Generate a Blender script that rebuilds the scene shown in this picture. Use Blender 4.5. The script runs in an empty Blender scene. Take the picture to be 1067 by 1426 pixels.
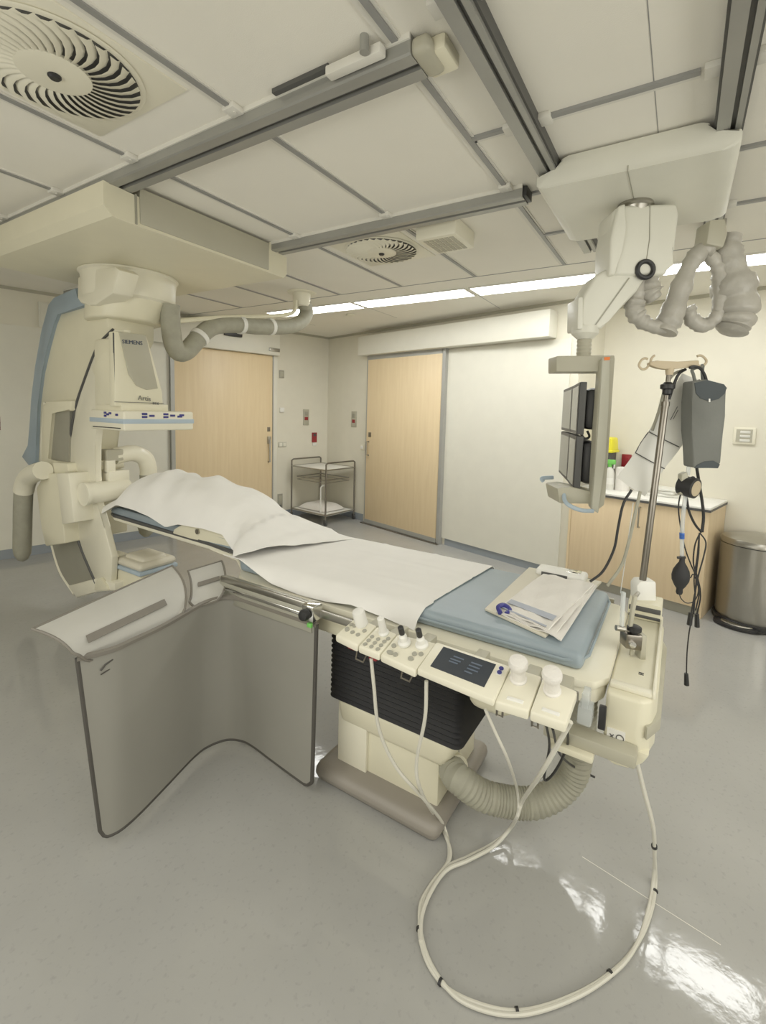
import bpy, bmesh, math, random
from mathutils import Vector, Matrix
random.seed(7)
PI = math.pi
SC = bpy.context.scene
COL = SC.collection

# ------------------------------------------------------------------ materials
def mat(name, col, rough=0.5, metal=0.0, var=0.04, scale=6.0, bump=0.0, bscale=80.0, spec=0.5, trans=0.0, emit=None, estr=0.0, alpha=1.0):
    m = bpy.data.materials.new(name); m.use_nodes = True
    nt = m.node_tree; b = nt.nodes['Principled BSDF']
    b.inputs['Roughness'].default_value = rough
    b.inputs['Metallic'].default_value = metal
    b.inputs['Specular IOR Level'].default_value = spec
    b.inputs['Transmission Weight'].default_value = trans
    b.inputs['Alpha'].default_value = alpha
    tc = nt.nodes.new('ShaderNodeTexCoord')
    n = nt.nodes.new('ShaderNodeTexNoise'); n.inputs['Scale'].default_value = scale; n.inputs['Detail'].default_value = 4
    nt.links.new(tc.outputs['Object'], n.inputs['Vector'])
    r = nt.nodes.new('ShaderNodeValToRGB')
    r.color_ramp.elements[0].position = 0.3; r.color_ramp.elements[1].position = 0.7
    r.color_ramp.elements[0].color = [c*(1-var) for c in col] + [1]
    r.color_ramp.elements[1].color = [min(1, c*(1+var)) for c in col] + [1]
    nt.links.new(n.outputs['Fac'], r.inputs['Fac']); nt.links.new(r.outputs['Color'], b.inputs['Base Color'])
    if bump:
        n2 = nt.nodes.new('ShaderNodeTexNoise'); n2.inputs['Scale'].default_value = bscale; n2.inputs['Detail'].default_value = 3
        nt.links.new(tc.outputs['Object'], n2.inputs['Vector'])
        bp = nt.nodes.new('ShaderNodeBump'); bp.inputs['Strength'].default_value = bump; bp.inputs['Distance'].default_value = 0.004
        nt.links.new(n2.outputs['Fac'], bp.inputs['Height']); nt.links.new(bp.outputs['Normal'], b.inputs['Normal'])
    if emit:
        b.inputs['Emission Color'].default_value = list(emit) + [1]; b.inputs['Emission Strength'].default_value = estr
    return m

def wood(name, c1, c2):
    m = mat(name, c1, 0.45, var=0.0)
    nt = m.node_tree; b = nt.nodes['Principled BSDF']
    tc = nt.nodes.new('ShaderNodeTexCoord'); mp = nt.nodes.new('ShaderNodeMapping'); mp.inputs['Scale'].default_value = (14, 14, 0.9)
    nt.links.new(tc.outputs['Object'], mp.inputs['Vector'])
    n = nt.nodes.new('ShaderNodeTexNoise'); n.inputs['Scale'].default_value = 2.2; n.inputs['Detail'].default_value = 6; n.inputs['Distortion'].default_value = 0.6
    nt.links.new(mp.outputs['Vector'], n.inputs['Vector'])
    r = nt.nodes.new('ShaderNodeValToRGB'); r.color_ramp.elements[0].position = .3; r.color_ramp.elements[1].position = .72
    r.color_ramp.elements[0].color = list(c2) + [1]; r.color_ramp.elements[1].color = list(c1) + [1]
    nt.links.new(n.outputs['Fac'], r.inputs['Fac']); nt.links.new(r.outputs['Color'], b.inputs['Base Color'])
    return m

def floor_material():
    m = mat('vinyl_floor', (.36, .357, .338), .075, var=.05, scale=2.5)
    nt = m.node_tree; b = nt.nodes['Principled BSDF']
    tc = nt.nodes.new('ShaderNodeTexCoord')
    base = [n for n in nt.nodes if n.type == 'VALTORGB'][0]
    v = nt.nodes.new('ShaderNodeTexNoise'); v.inputs['Scale'].default_value = 55; v.inputs['Detail'].default_value = 5
    nt.links.new(tc.outputs['Object'], v.inputs['Vector'])
    r = nt.nodes.new('ShaderNodeValToRGB'); r.color_ramp.elements[0].position = .27; r.color_ramp.elements[1].position = .42
    r.color_ramp.elements[0].color = (.72, .72, .74, 1); r.color_ramp.elements[1].color = (1, 1, 1, 1)
    nt.links.new(v.outputs['Fac'], r.inputs['Fac'])
    mx = nt.nodes.new('ShaderNodeMix'); mx.data_type = 'RGBA'; mx.blend_type = 'MULTIPLY'; mx.inputs[0].default_value = .45
    nt.links.new(base.outputs['Color'], mx.inputs[6]); nt.links.new(r.outputs['Color'], mx.inputs[7])
    nt.links.new(mx.outputs[2], b.inputs['Base Color'])
    n2 = nt.nodes.new('ShaderNodeTexNoise'); n2.inputs['Scale'].default_value = 9; n2.inputs['Detail'].default_value = 6
    nt.links.new(tc.outputs['Object'], n2.inputs['Vector'])
    bp = nt.nodes.new('ShaderNodeBump'); bp.inputs['Strength'].default_value = .12; bp.inputs['Distance'].default_value = .01
    nt.links.new(n2.outputs['Fac'], bp.inputs['Height']); nt.links.new(bp.outputs['Normal'], b.inputs['Normal'])
    return m

M = {}
M['wall'] = mat('wall_paint', (.73, .695, .575), .6, var=.02, bump=.05, bscale=150)
M['wallpanel'] = mat('panel_paint', (.74, .72, .62), .45, var=.02)
M['ceil'] = mat('ceiling_tile', (.84, .81, .72), .75, var=.03, scale=1.5, bump=.15, bscale=260)
M['floor'] = floor_material()
M['base'] = mat('vinyl_skirting', (.27, .30, .33), .4)
M['alu'] = mat('aluminium_rail', (.37, .37, .345), .45, .6, var=.08, scale=3)
M['alud'] = mat('dark_groove', (.10, .10, .095), .5, .4)
M['bar'] = mat('grid_bar', (.30, .30, .29), .5, .3)
M['barw'] = mat('grid_flange', (.72, .70, .63), .5)
M['wood'] = wood('maple_veneer', (.80, .64, .40), (.75, .585, .35))
M['woodc'] = wood('pale_veneer', (.78, .62, .40), (.72, .56, .345))
M['cream'] = mat('cream_enamel', (.74, .70, .53), .38, var=.02)
M['cream2'] = mat('pale_cream_enamel', (.79, .755, .61), .34, var=.02)
M['frame'] = mat('door_frame_metal', (.40, .40, .375), .42, .3, var=.03)
M['putty'] = mat('putty_enamel', (.50, .49, .40), .45, var=.02)
M['ivory'] = mat('ivory_enamel', (.70, .69, .60), .4, var=.02)
M['greige'] = mat('greige_enamel', (.42, .40, .31), .45, var=.02)
M['track'] = mat('track_grey', (.33, .32, .26), .42, .2)
M['blue'] = mat('blue_grey_enamel', (.30, .375, .44), .45)
M['lightblue'] = mat('pale_blue_plastic', (.40, .49, .57), .4)
M['hose'] = mat('grey_sleeve', (.33, .32, .25), .62, var=.08, scale=20)
M['mattress'] = mat('blue_grey_vinyl', (.275, .335, .375), .42, var=.05, bump=.15, bscale=30)
M['sheet'] = mat('white_cotton', (.84, .825, .79), .85, var=.02, bump=.2, bscale=9)
M['cloth'] = mat('white_towelling', (.78, .75, .70), .9, var=.03, bump=.5, bscale=120)
M['black'] = mat('black_plastic', (.012, .012, .013), .45)
M['blackr'] = mat('black_rubber', (.016, .016, .018), .7)
M['dark'] = mat('dark_grey_plastic', (.07, .07, .068), .5)
M['shield'] = mat('lead_rubber', (.25, .242, .21), .62, var=.05, scale=2.5)
M['flap'] = mat('pale_grey_vinyl', (.47, .46, .42), .5, var=.04)
M['slot'] = mat('taupe_vinyl', (.17, .155, .13), .6)
M['trim'] = mat('dark_binding', (.055, .05, .043), .6)
M['steel'] = mat('brushed_steel', (.40, .385, .345), .3, 1.0, var=.06, scale=4)
M['steeld'] = mat('dark_steel', (.24, .22, .19), .3, 1.0, var=.1)
M['chrome'] = mat('chrome', (.75, .75, .73), .12, 1.0)
M['taupe'] = mat('taupe_base', (.26, .235, .20), .42, var=.05)
M['whitep'] = mat('white_plastic', (.80, .79, .74), .4)
M['cable'] = mat('cream_cable', (.62, .60, .52), .5)
M['screen'] = mat('dark_screen', (.04, .047, .058), .12)
M['lcd'] = mat('grey_screen', (.20, .195, .165), .25)
M['red'] = mat('red_plastic', (.26, .015, .02), .45)
M['orange'] = mat('orange_tape', (.85, .20, .03), .5)
M['yellow'] = mat('yellow_plastic', (.80, .72, .02), .4)
M['green'] = mat('green_plastic', (.16, .55, .10), .4)
M['navy'] = mat('navy_plastic', (.03, .03, .20), .4)
M['bluep'] = mat('blue_plastic', (.03, .12, .45), .4)
M['bag'] = mat('grey_pressure_cuff', (.15, .155, .14), .75, var=.08, bump=.3, bscale=40)
M['bagd'] = mat('dark_cuff_mesh', (.05, .06, .065), .8)
M['paper'] = mat('translucent_sleeve', (.70, .69, .63), .35)
M['wrap'] = mat('milky_polythene', (.42, .40, .35), .35, var=.10, scale=14, bump=.8, bscale=30, alpha=.98)
M['tan'] = mat('tan_plastic', (.50, .41, .27), .5)
M['btn'] = mat('grey_button', (.36, .35, .29), .5)
M['stripe'] = mat('grey_stripe', (.42, .45, .52), .9)
M['tray'] = mat('cream_pad', (.66, .62, .50), .5)
M['clear'] = mat('clear_tube', (.72, .76, .76), .15, alpha=.45)
M['inktext'] = mat('ink_blue_text', (.03, .05, .10), .5)
M['inkgrey'] = mat('ink_grey_text', (.12, .12, .11), .5)
M['glow'] = mat('dim_screen_text', (.10, .13, .18), .3)
M['ctrl'] = mat('wall_fill_pale', (.8, .8, .78), .3)  # unused pale material for the added wall fill; no window is built
M['tubelight'] = mat('lamp_diffuser', (1, 1, 1), .5, emit=(1.0, 1.0, .96), estr=17.0)

# ------------------------------------------------------------------ mesh helpers
def catmull(pts, n=8, closed=False):
    P = [Vector(p) for p in pts]
    if len(P) < 3: return P
    out = []
    N = len(P)
    rng = range(N if closed else N-1)
    for i in rng:
        p1, p2 = P[i], P[(i+1) % N]
        p0 = P[i-1] if (closed or i > 0) else p1*2-p2
        p3 = P[(i+2) % N] if (closed or i+2 < N) else p2*2-p1
        for k in range(n):
            t = k/n
            out.append(.5*((2*p1)+(p2-p0)*t+(2*p0-5*p1+4*p2-p3)*t*t+(3*p1-p0-3*p2+p3)*t**3))
    if not closed: out.append(P[-1])
    return out

class MB:
    def __init__(s): s.bm = bmesh.new()
    def _bev(s, geom_verts, bev, seg):
        if bev <= 0: return
        vs = set(geom_verts)
        es = [e for e in s.bm.edges if e.verts[0] in vs and e.verts[1] in vs]
        bmesh.ops.bevel(s.bm, geom=es, offset=bev, segments=seg, profile=.5, affect='EDGES', clamp_overlap=True)
    def box(s, x0, x1, y0, y1, z0, z1, bev=0, seg=2, mtx=None):
        v = [s.bm.verts.new((x, y, z)) for x in (x0, x1) for y in (y0, y1) for z in (z0, z1)]
        for f in ((0,1,3,2),(4,6,7,5),(0,4,5,1),(2,3,7,6),(0,2,6,4),(1,5,7,3)): s.bm.faces.new([v[i] for i in f])
        if mtx: bmesh.ops.transform(s.bm, matrix=mtx, verts=v)
        s._bev(v, bev, seg); return s
    def hexa(s, top, bot, bev=0, seg=2):
        n = len(top)
        a = [s.bm.verts.new(p) for p in top]; b = [s.bm.verts.new(p) for p in bot]
        s.bm.faces.new(a); s.bm.faces.new(b[::-1])
        for i in range(n): s.bm.faces.new((a[i], b[i], b[(i+1) % n], a[(i+1) % n]))
        s._bev(a+b, bev, seg); return s
    def prism(s, poly, axis, a0, a1, bev=0, seg=2):
        def mk(p, a): return (a, p[0], p[1]) if axis == 'x' else (p[0], a, p[1]) if axis == 'y' else (p[0], p[1], a)
        return s.hexa([mk(p, a0) for p in poly], [mk(p, a1) for p in poly], bev, seg)
    def tube(s, pts, r, seg=10, closed=False, cap=True, n=0):
        P = catmull(pts, n, closed) if n else [Vector(p) for p in pts]
        N = len(P); rings = []; up = None
        for i, p in enumerate(P):
            t = ((P[(i+1) % N]-P[i-1]) if closed else (P[min(i+1, N-1)]-P[max(i-1, 0)]))
            if t.length < 1e-9: t = Vector((0, 0, 1))
            t.normalize()
            if up is None:
                up = Vector((0, 0, 1)) if abs(t.z) < .9 else Vector((1, 0, 0))
            a = up-t*up.dot(t)
            if a.length < 1e-6: a = t.orthogonal()
            a.normalize(); b = t.cross(a); up = a
            rr = r(i/(N-1)) if callable(r) else r
            rings.append([s.bm.verts.new(p+(a*math.cos(2*PI*k/seg)+b*math.sin(2*PI*k/seg))*rr) for k in range(seg)])
        for i in range(N if closed else N-1):
            A, B = rings[i], rings[(i+1) % N]
            for k in range(seg): s.bm.faces.new((A[k], A[(k+1) % seg], B[(k+1) % seg], B[k]))
        if cap and not closed:
            s.bm.faces.new(rings[0][::-1]); s.bm.faces.new(rings[-1])
        return s
    def cyl(s, p0, p1, r0, r1=None, seg=20):
        r1 = r0 if r1 is None else r1
        return s.tube([p0, p1], lambda t: r0+(r1-r0)*t, seg)
    def lathe(s, prof, c, axis=(0, 0, 1), seg=28, sx=1.0, sy=1.0):
        ax = Vector(axis).normalized(); a = ax.orthogonal().normalized() if abs(ax.z) < .99 else Vector((1, 0, 0)); b = ax.cross(a); c = Vector(c)
        rings = [[s.bm.verts.new(c+ax*z+a*(math.cos(2*PI*k/seg)*r*sx)+b*(math.sin(2*PI*k/seg)*r*sy)) for k in range(seg)] for r, z in prof]
        for A, B in zip(rings, rings[1:]):
            for k in range(seg): s.bm.faces.new((A[k], A[(k+1) % seg], B[(k+1) % seg], B[k]))
        s.bm.faces.new(rings[0][::-1]); s.bm.faces.new(rings[-1]); return s
    def grid(s, rows, closed=False):
        V = [[s.bm.verts.new(p) for p in r] for r in rows]
        for A, B in zip(V, V[1:]):
            for k in range(len(A)-(0 if closed else 1)): s.bm.faces.new((A[k], A[(k+1) % len(A)], B[(k+1) % len(A)], B[k]))
        return s
    def slab(s, rows, th):   # grid thickened along its normals
        s.grid(rows); bmesh.ops.recalc_face_normals(s.bm, faces=s.bm.faces[:])
        bmesh.ops.solidify(s.bm, geom=s.bm.faces[:], thickness=th); return s

GA = -0.25307656770650444
def R3(x, y, z):   # room axes -> world axes (walls stand at an angle to the ceiling grid)
    return (x*math.cos(GA)-y*math.sin(GA), x*math.sin(GA)+y*math.cos(GA), z)

BASE = {}
def thing(name, label, cat, base, group=None, room=False):
    o = bpy.data.objects.new(name, None); COL.objects.link(o)
    o.empty_display_size = .1
    o.location = R3(*base) if room else base
    if room: o.rotation_euler = (0, 0, GA)
    o['label'] = label; o['category'] = cat
    if group: o['group'] = group
    BASE[o] = Vector(base); return o
def part(name, mb, m, parent, smooth=35, label=None):
    return obj(name, mb, m, parent=parent, smooth=smooth, label=label)
def obj(name, mb, m, parent=None, base=(0, 0, 0), room=False, label=None, cat=None, group=None, kind=None, smooth=35):
    bm = mb.bm
    bmesh.ops.recalc_face_normals(bm, faces=bm.faces[:])
    b = BASE[parent] if parent else Vector(base)
    bmesh.ops.translate(bm, verts=bm.verts[:], vec=-b)
    me = bpy.data.meshes.new(name); bm.to_mesh(me); bm.free()
    for p in me.polygons: p.use_smooth = True
    me.set_sharp_from_angle(angle=math.radians(smooth))
    me.materials.append(m if not isinstance(m, str) else M[m])
    o = bpy.data.objects.new(name, me); COL.objects.link(o)
    BASE[o] = b
    if parent:
        o.parent = parent
    else:
        o.location = R3(*b) if room else b
        if room: o.rotation_euler = (0, 0, GA)
    if label: o['label'] = label
    if cat: o['category'] = cat
    if group: o['group'] = group
    if kind: o['kind'] = kind
    return o
def struct(name, mb, m, base=(0, 0, 0), room=True): return obj(name, mb, m, base=base, room=room, kind='structure')
def words(name, text, size, origin, xdir, ydir, m, parent, depth=.0015):
    cu = bpy.data.curves.new(name, 'FONT'); cu.body = text; cu.size = size; cu.extrude = depth; cu.resolution_u = 3
    tmp = bpy.data.objects.new(name, cu); COL.objects.link(tmp)
    dg = bpy.context.evaluated_depsgraph_get(); dg.update()
    me = bpy.data.meshes.new_from_object(tmp.evaluated_get(dg))
    COL.objects.unlink(tmp); bpy.data.objects.remove(tmp)
    x = Vector(xdir).normalized(); y = Vector(ydir); y = (y-x*y.dot(x)).normalized(); z = x.cross(y)
    mt = Matrix(((x.x, y.x, z.x, origin[0]), (x.y, y.y, z.y, origin[1]), (x.z, y.z, z.z, origin[2]), (0, 0, 0, 1)))
    me.transform(mt); me.transform(Matrix.Translation(-BASE[parent]))
    me.materials.clear(); me.materials.append(M[m]); me.name = name
    o = bpy.data.objects.new(name, me); COL.objects.link(o); o.parent = parent; BASE[o] = BASE[parent]; return o

# ------------------------------------------------------------------ room shell (room axes: wall_back at y=6.012, wall_right at x=4.363)
CZ = 2.707; XB = 4.363; YA = 6.012; XC = 4.905; YR = 2.02; X0 = -2.4; Y0 = -2.6
struct('floor', MB().box(X0-.1, XC+.1, Y0-.1, YA+.1, -.1, 0), 'floor')
struct('ceiling', MB().box(X0-.1, XC+.1, Y0-.1, YA+.1, CZ, CZ+.1), 'ceil')
struct('wall_back', MB().box(X0, XC, YA, YA+.12, 0, CZ), 'wall')
struct('wall_right', MB().box(XB, XC+.1, YR, YA, 0, CZ), 'wall')
struct('wall_recess', MB().box(XC, XC+.1, Y0, YR, 0, CZ), 'wall')
struct('wall_left', MB().box(X0-.1, X0, Y0, YA, 0, CZ), 'wall')
struct('wall_front', MB().box(X0, XC, Y0-.12, Y0, 0, CZ), 'wall')
struct('baseboard_back', MB().box(X0, 2.02, YA-.006, YA, 0, .10).box(3.44, XB, YA-.006, YA, 0, .10), 'base')
struct('baseboard_right', MB().box(XB-.006, XB, YR, 3.56, 0, .085).box(XB-.006, XB, 5.10, YA, 0, .10), 'base')
struct('baseboard_recess', MB().box(XC-.006, XC, Y0, .80, 0, .10), 'base')
struct('trim_1', MB().box(XC-.012, XC, Y0, YR, CZ-.03, CZ).box(XB-.012, XB, YR, YA, CZ-.03, CZ).box(X0, XB, YA-.012, YA, CZ-.03, CZ), 'greige')
# smooth pale sliding panel beside the wooden sliding door
struct('wall_panel_right', MB().box(XB-.02, XB, 2.10, 3.60, .085, 2.34), 'wallpanel')

# door_1: left wooden door
d = obj('door_1', MB().box(2.05, 3.37, YA-.055, YA, .01, 2.322, .004), 'wood', base=(2.7, YA, 0), room=True, kind='structure')
part('door_frame', MB().box(2.005, 2.05, YA-.06, YA, 0, 2.33).box(3.37, 3.385, YA-.065, YA, 0, 2.33), 'frame', d)
part('door_jamb', MB().box(3.385, 3.45, YA-.05, YA, 0, 2.33, .003), 'wallpanel', d)
part('header_cover', MB().box(1.70, 3.44, YA-.13, YA, 2.325, 2.64, .006), 'wallpanel', d)
part('motion_sensor', MB().box(2.63, 2.87, YA-.17, YA-.13, 2.50, 2.555, .01), 'black', d)
part('door_closer', MB().box(3.27, 3.43, YA-.15, YA-.13, 2.375, 2.42, .004), 'steel', d)
part('lock_plate', MB().box(3.29, 3.335, YA-.062, YA-.054, 1.27, 1.33, .002), 'steeld', d)
h = part('door_handle', MB().tube([(3.31, YA-.055, 1.16), (3.31, YA-.10, 1.16), (3.31, YA-.10, .84), (3.31, YA-.055, .84)], .011, 8), 'steel', d)
part('door_lever', MB().box(3.29, 3.335, YA-.09, YA-.055, 1.10, 1.20, .006), 'steel', d)
# left neighbouring wall sheet seen beside the door
struct('wall_panel_back', MB().box(.2, 2.003, YA-.012, YA, .10, 2.34), 'wallpanel')

# door_2: sliding wooden door on the right-hand wall
d = obj('door_2', MB().box(XB-.06, XB-.02, 3.66, 5.00, .05, 2.32, .004), 'wood', base=(XB, 4.3, 0), room=True, kind='structure')
part('door_frame', MB().box(XB-.05, XB, 5.00, 5.03, 0, 2.36).box(XB-.07, XB-.005, 3.60, 3.64, 0, 2.36).box(XB-.055, XB-.012, 3.64, 3.70, .02, 2.34).box(XB-.062, XB-.02, 3.66, 5.0, 2.30, 2.36), 'frame', d)
part('kick_strip', MB().box(XB-.064, XB-.018, 3.66, 5.00, .01, .065), 'frame', d)
part('header_cover', MB().box(XB-.16, XB, 2.262, 5.11, 2.356, 2.612, .006), 'wallpanel', d)
part('floor_rail', MB().box(XB-.10, XB-.07, 3.60, 5.05, 0, .012), 'steeld', d)
part('lock_plate', MB().box(XB-.068, XB-.058, 4.90, 4.95, 1.235, 1.30, .002), 'steeld', d)
part('door_handle', MB().tube([(XB-.06, 4.945, 1.17), (XB-.11, 4.945, 1.17), (XB-.11, 4.945, .98), (XB-.06, 4.945, .98)], .012, 8), 'steel', d)

# ------------------------------------------------------------------ ceiling grid and lights
n = 1
def trim(mb, m):
    global n
    n += 1; struct('trim_%d' % n, mb, m, room=False)
for y in (-.57, .12, .81, 1.50, 2.19, 2.88, 3.57, 4.26):
    xe = 3.64; xs = -1.3
    if y < .5: xs = 2.45 if False else -1.3
    if y < .5: continue
    trim(MB().box(xs, xe, y-.011, y+.011, CZ-.012, CZ+.002), 'bar')
    trim(MB().box(xs, xe, y-.020, y-.011, CZ-.006, CZ+.002).box(xs, xe, y+.011, y+.034, CZ-.006, CZ+.002), 'barw')
for x, y0, y1 in ((.60, -.05, .54), (1.22, -.05, .54), (1.85, .03, .54), (1.85, .62, .80), (2.43, .62, .80), (3.0, .62, .80), (2.43, -1.6, -.10), (3.02, -1.6, -.10), (1.85, -1.6, -.10)):
    trim(MB().box(x-.011, x+.011, y0, y1, CZ-.012, CZ+.002), 'bar')
    trim(MB().box(x+.011, x+.034, y0, y1, CZ-.006, CZ+.002), 'barw')
trim(MB().box(3.665, 3.672, -2.2, 5.3, CZ-.003, CZ+.002), 'bar')
for x0, x1, y in ((1.0, 3.66, .16), (1.45, 1.455, 99), ):
    if y < 9: trim(MB().box(x0, x1, y-.0015, y+.0015, CZ-.001, CZ+.002), 'bar')
trim(MB().hexa([(1.7220000000000002, 0.194, 0.0008), (1.724, 0.194, 0.0008), (1.6529999999999998, -0.219, 0.0008), (1.651, -0.219, 0.0008)], [(1.7220000000000002, 0.194, -0.001), (1.724, 0.194, -0.001), (1.6529999999999998, -0.219, -0.001), (1.651, -0.219, -0.001)]), 'barw')
for yy in (1.71, 2.97, 4.235, .44): trim(MB().box(4.22, 4.85, yy-.003, yy+.003, CZ-.001, CZ+.002), 'bar')

# fluorescent strip: fixtures end to end
def lamp(y0, y1, label, x0=3.955, x1=4.215):
    t = thing('ceiling_light', label, 'light', ((x0+x1)/2, (y0+y1)/2, CZ-.02), 'fluorescent strip lights in the ceiling')
    part('lamp_frame', MB().box(x0-.012, x0, y0-.012, y1+.012, CZ-.012, CZ).box(x1, x1+.012, y0-.012, y1+.012, CZ-.012, CZ).box(x0, x1, y0-.012, y0, CZ-.012, CZ).box(x0, x1, y1, y1+.012, CZ-.012, CZ), 'barw', t)
    part('diffuser', MB().box(x0, x1, y0, y1, CZ-.008, CZ-.001), 'tubelight', t)
lamp(2.995, 4.20, 'recessed strip light nearest the room corner, partly behind the grey hose')
lamp(1.735, 2.94, 'whole recessed strip light above the wooden sliding door')
lamp(.47, 1.675, 'recessed strip light running behind the monitor arm above the header box')
lamp(-.81, .41, 'recessed strip light at far right behind the plastic-wrapped tubing')

# ------------------------------------------------------------------ ceiling rails
def rail_y(x0, x1, y0, y1, label):
    t = thing('ceiling_rail', label, 'rail', ((x0+x1)/2, y0, CZ), 'aluminium rails on the ceiling')
    w = x1-x0
    part('rail_profile', MB().prism([(x0, CZ), (x0, 2.655), (x0+.006, 2.65), (x0+w*.4, 2.65), (x0+w*.4, 2.675), (x0+w*.62, 2.675), (x0+w*.62, 2.65), (x1, 2.65), (x1, CZ)], 'y', y0, y1), 'alu', t)
    part('rail_groove', MB().box(x0+w*.41, x0+w*.61, y0+.002, y1, 2.664, 2.674), 'alud', t)
    part('rail_lip', MB().box(x0-.006, x0, y0, y1, 2.69, CZ), 'barw', t)
    k = 0
    for y in (.81, 1.50, 2.19, 2.88, 3.57):
        if y > y0+.06: part('rail_clamp', MB().box(x0-.055, x0, y-.03, y+.03, 2.685, CZ, .004).cyl((x0-.03, y-.012, 2.684), (x0-.03, y-.012, 2.68), .006, seg=8), 'barw', t)
    return t
t = rail_y(1.272, 1.388, .76, 5.3, 'long aluminium ceiling rail above the left edge of the cream carriage')
part('end_cap', MB().box(1.272, 1.40, .70, .765, 2.646, 2.70, .02, 3), 'greige', t)
part('cable_block', MB().box(1.31, 1.42, .665, .76, 2.66, CZ, .012), 'cream', t)
part('limit_switch', MB().box(1.232, 1.266, .84, 1.05, 2.66, 2.69, .004), 'barw', t)
part('stop_rod', MB().cyl((1.215, .885, 2.66), (1.215, .885, CZ), .014, seg=12), 'alu', t)
part('switch_strip', MB().box(1.245, 1.264, 1.05, 1.30, 2.692, CZ), 'alud', t)
t = rail_y(2.325, 2.43, .735, 5.3, 'shorter-looking aluminium ceiling rail ending beside the monitor carriage, below the square ceiling box')
part('end_block', MB().box(2.33, 2.42, .715, .735, 2.655, 2.70, .002), 'black', t)
def rail_x(y0, y1, x0, x1, label, bars):
    t = thing('ceiling_rail', label, 'rail', (x0, (y0+y1)/2, CZ), 'aluminium rails on the ceiling')
    w = y1-y0
    part('rail_profile', MB().prism([(y0, CZ), (y0, 2.65), (y0+w*.25, 2.65), (y0+w*.25, 2.675), (y0+w*.45, 2.675), (y0+w*.45, 2.65), (y1, 2.65), (y1, CZ)], 'x', x0, x1), 'alu', t)
    part('rail_groove', MB().box(x0, x1, y0+w*.26, y0+w*.44, 2.664, 2.674), 'alud', t)
    part('rail_dark_lip', MB().box(x0, x1, y1, y1+.008, 2.665, CZ).box(x0, x1, y0-.008, y0, 2.665, CZ), 'alud', t)  # dark lips along both sides of the rail
    for x in bars:
        part('rail_clamp', MB().box(x-.03, x+.03, y0-.05, y0-.006, 2.685, CZ, .004), 'barw', t)
        part('rail_clamp', MB().box(x-.03, x+.03, y1+.006, y1+.05, 2.685, CZ, .004), 'barw', t)
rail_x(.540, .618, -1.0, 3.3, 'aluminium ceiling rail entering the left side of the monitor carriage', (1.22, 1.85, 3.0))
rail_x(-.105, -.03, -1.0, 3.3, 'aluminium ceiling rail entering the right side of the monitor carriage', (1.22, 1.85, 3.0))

# swirl air diffusers
def vent(cx, cy, s, label, blades=34):
    t = thing('ceiling_vent', label, 'vent', (cx, cy, CZ), 'swirl air vents in the ceiling')
    part('face_plate', MB().box(cx-s, cx+s, cy-s, cy+s, CZ-.006, CZ+.001, .002).lathe([(s*.90, 0), (s*.93, -.004), (s*.90, -.008)], (cx, cy, CZ-.006), seg=48), 'cream2', t)
    part('dark_opening', MB().lathe([(s*.87, -.002), (s*.87, .0)], (cx, cy, CZ-.0145), seg=48), 'dark', t)
    b = MB()
    for k in range(blades):
        a0 = 2*PI*k/blades
        rows = []
        for i in range(6):
            f = i/5; r = s*(.34+.54*f); a = a0-.38*f*f
            wd = 2*PI*r/blades*.43
            p = Vector((cx+r*math.cos(a), cy+r*math.sin(a), CZ-.018)); q = Vector((-math.sin(a), math.cos(a), 0))
            rows.append([p+q*wd+Vector((0, 0, .004)), p+q*wd*.3+Vector((0, 0, -.007)), p-q*wd+Vector((0, 0, -.009))])
        b.grid(rows)
    part('vanes', b, 'cream2', t, smooth=60)
    part('hub_plate', MB().lathe([(s*.37, -.016), (s*.37, -.026), (s*.31, -.030), (.03, -.031)], (cx, cy, CZ), seg=40), 'cream2', t)
    part('centre_cap', MB().lathe([(.02, -.028), (.02, -.036), (.014, -.042)], (cx, cy, CZ), seg=16), 'black', t)
vent(.81, 1.855, .29, 'large round swirl air vent at the upper left of the ceiling')
vent(2.78, 1.84, .275, 'smaller-looking round swirl air vent beyond the second ceiling rail')
t = thing('ceiling_speaker', 'cream box with a square grid face under the ceiling beside the far vent', 'speaker', (2.62, 1.28, CZ))
part('housing', MB().box(2.50, 2.78, 1.16, 1.42, CZ-.10, CZ, .012), 'cream2', t)
g = MB()
for i in range(6):
    for j in range(6): g.box(2.53+i*.037, 2.56+i*.037, 1.19+j*.033, 1.216+j*.033, CZ-.103, CZ-.099)
part('grille', g, 'greige', t)
obj('smoke_detector', MB().lathe([(.05, 0), (.05, -.012), (.04, -.02)], (4.45, 3.36, CZ)), 'cream2', base=(4.45, 3.36, CZ), label='small round detector on the ceiling near the room corner', cat='detector')

# ------------------------------------------------------------------ ceiling-hung C-arm
c = thing('x_ray_c_arm', 'cream ceiling-hung x-ray C-arm with blue spine over the head of the table', 'x-ray machine', (1.9, 3.4, 2.45))
part('carriage', MB().prism([(1.25, 2.655), (1.25, 2.545), (1.29, 2.505), (1.33, 2.50), (2.44, 2.50), (2.47, 2.53), (2.47, 2.645), (2.44, 2.645), (2.44, 2.70), (2.31, 2.70), (2.30, 2.645), (1.42, 2.645), (1.41, 2.645)], 'y', 2.425, 4.02), 'cream', c, label='large cream box hanging from the two rails')
part('carriage_cover', MB().box(1.425, 2.30, 2.418, 2.50, 2.515, 2.69, .006), 'greige', c)
part('carriage_seam', MB().box(1.40, 1.41, 2.419, 2.427, 2.505, 2.65), 'track', c)
part('rotary_hub', MB().lathe([(.310, 2.5), (.315, 2.497), (.315, 2.49), (.302, 2.48), (.296, 2.43), (.294, 2.35), (.288, 2.325), (.27, 2.31)], (1.93, 3.42, 0), seg=56), 'cream2', c)
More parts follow.
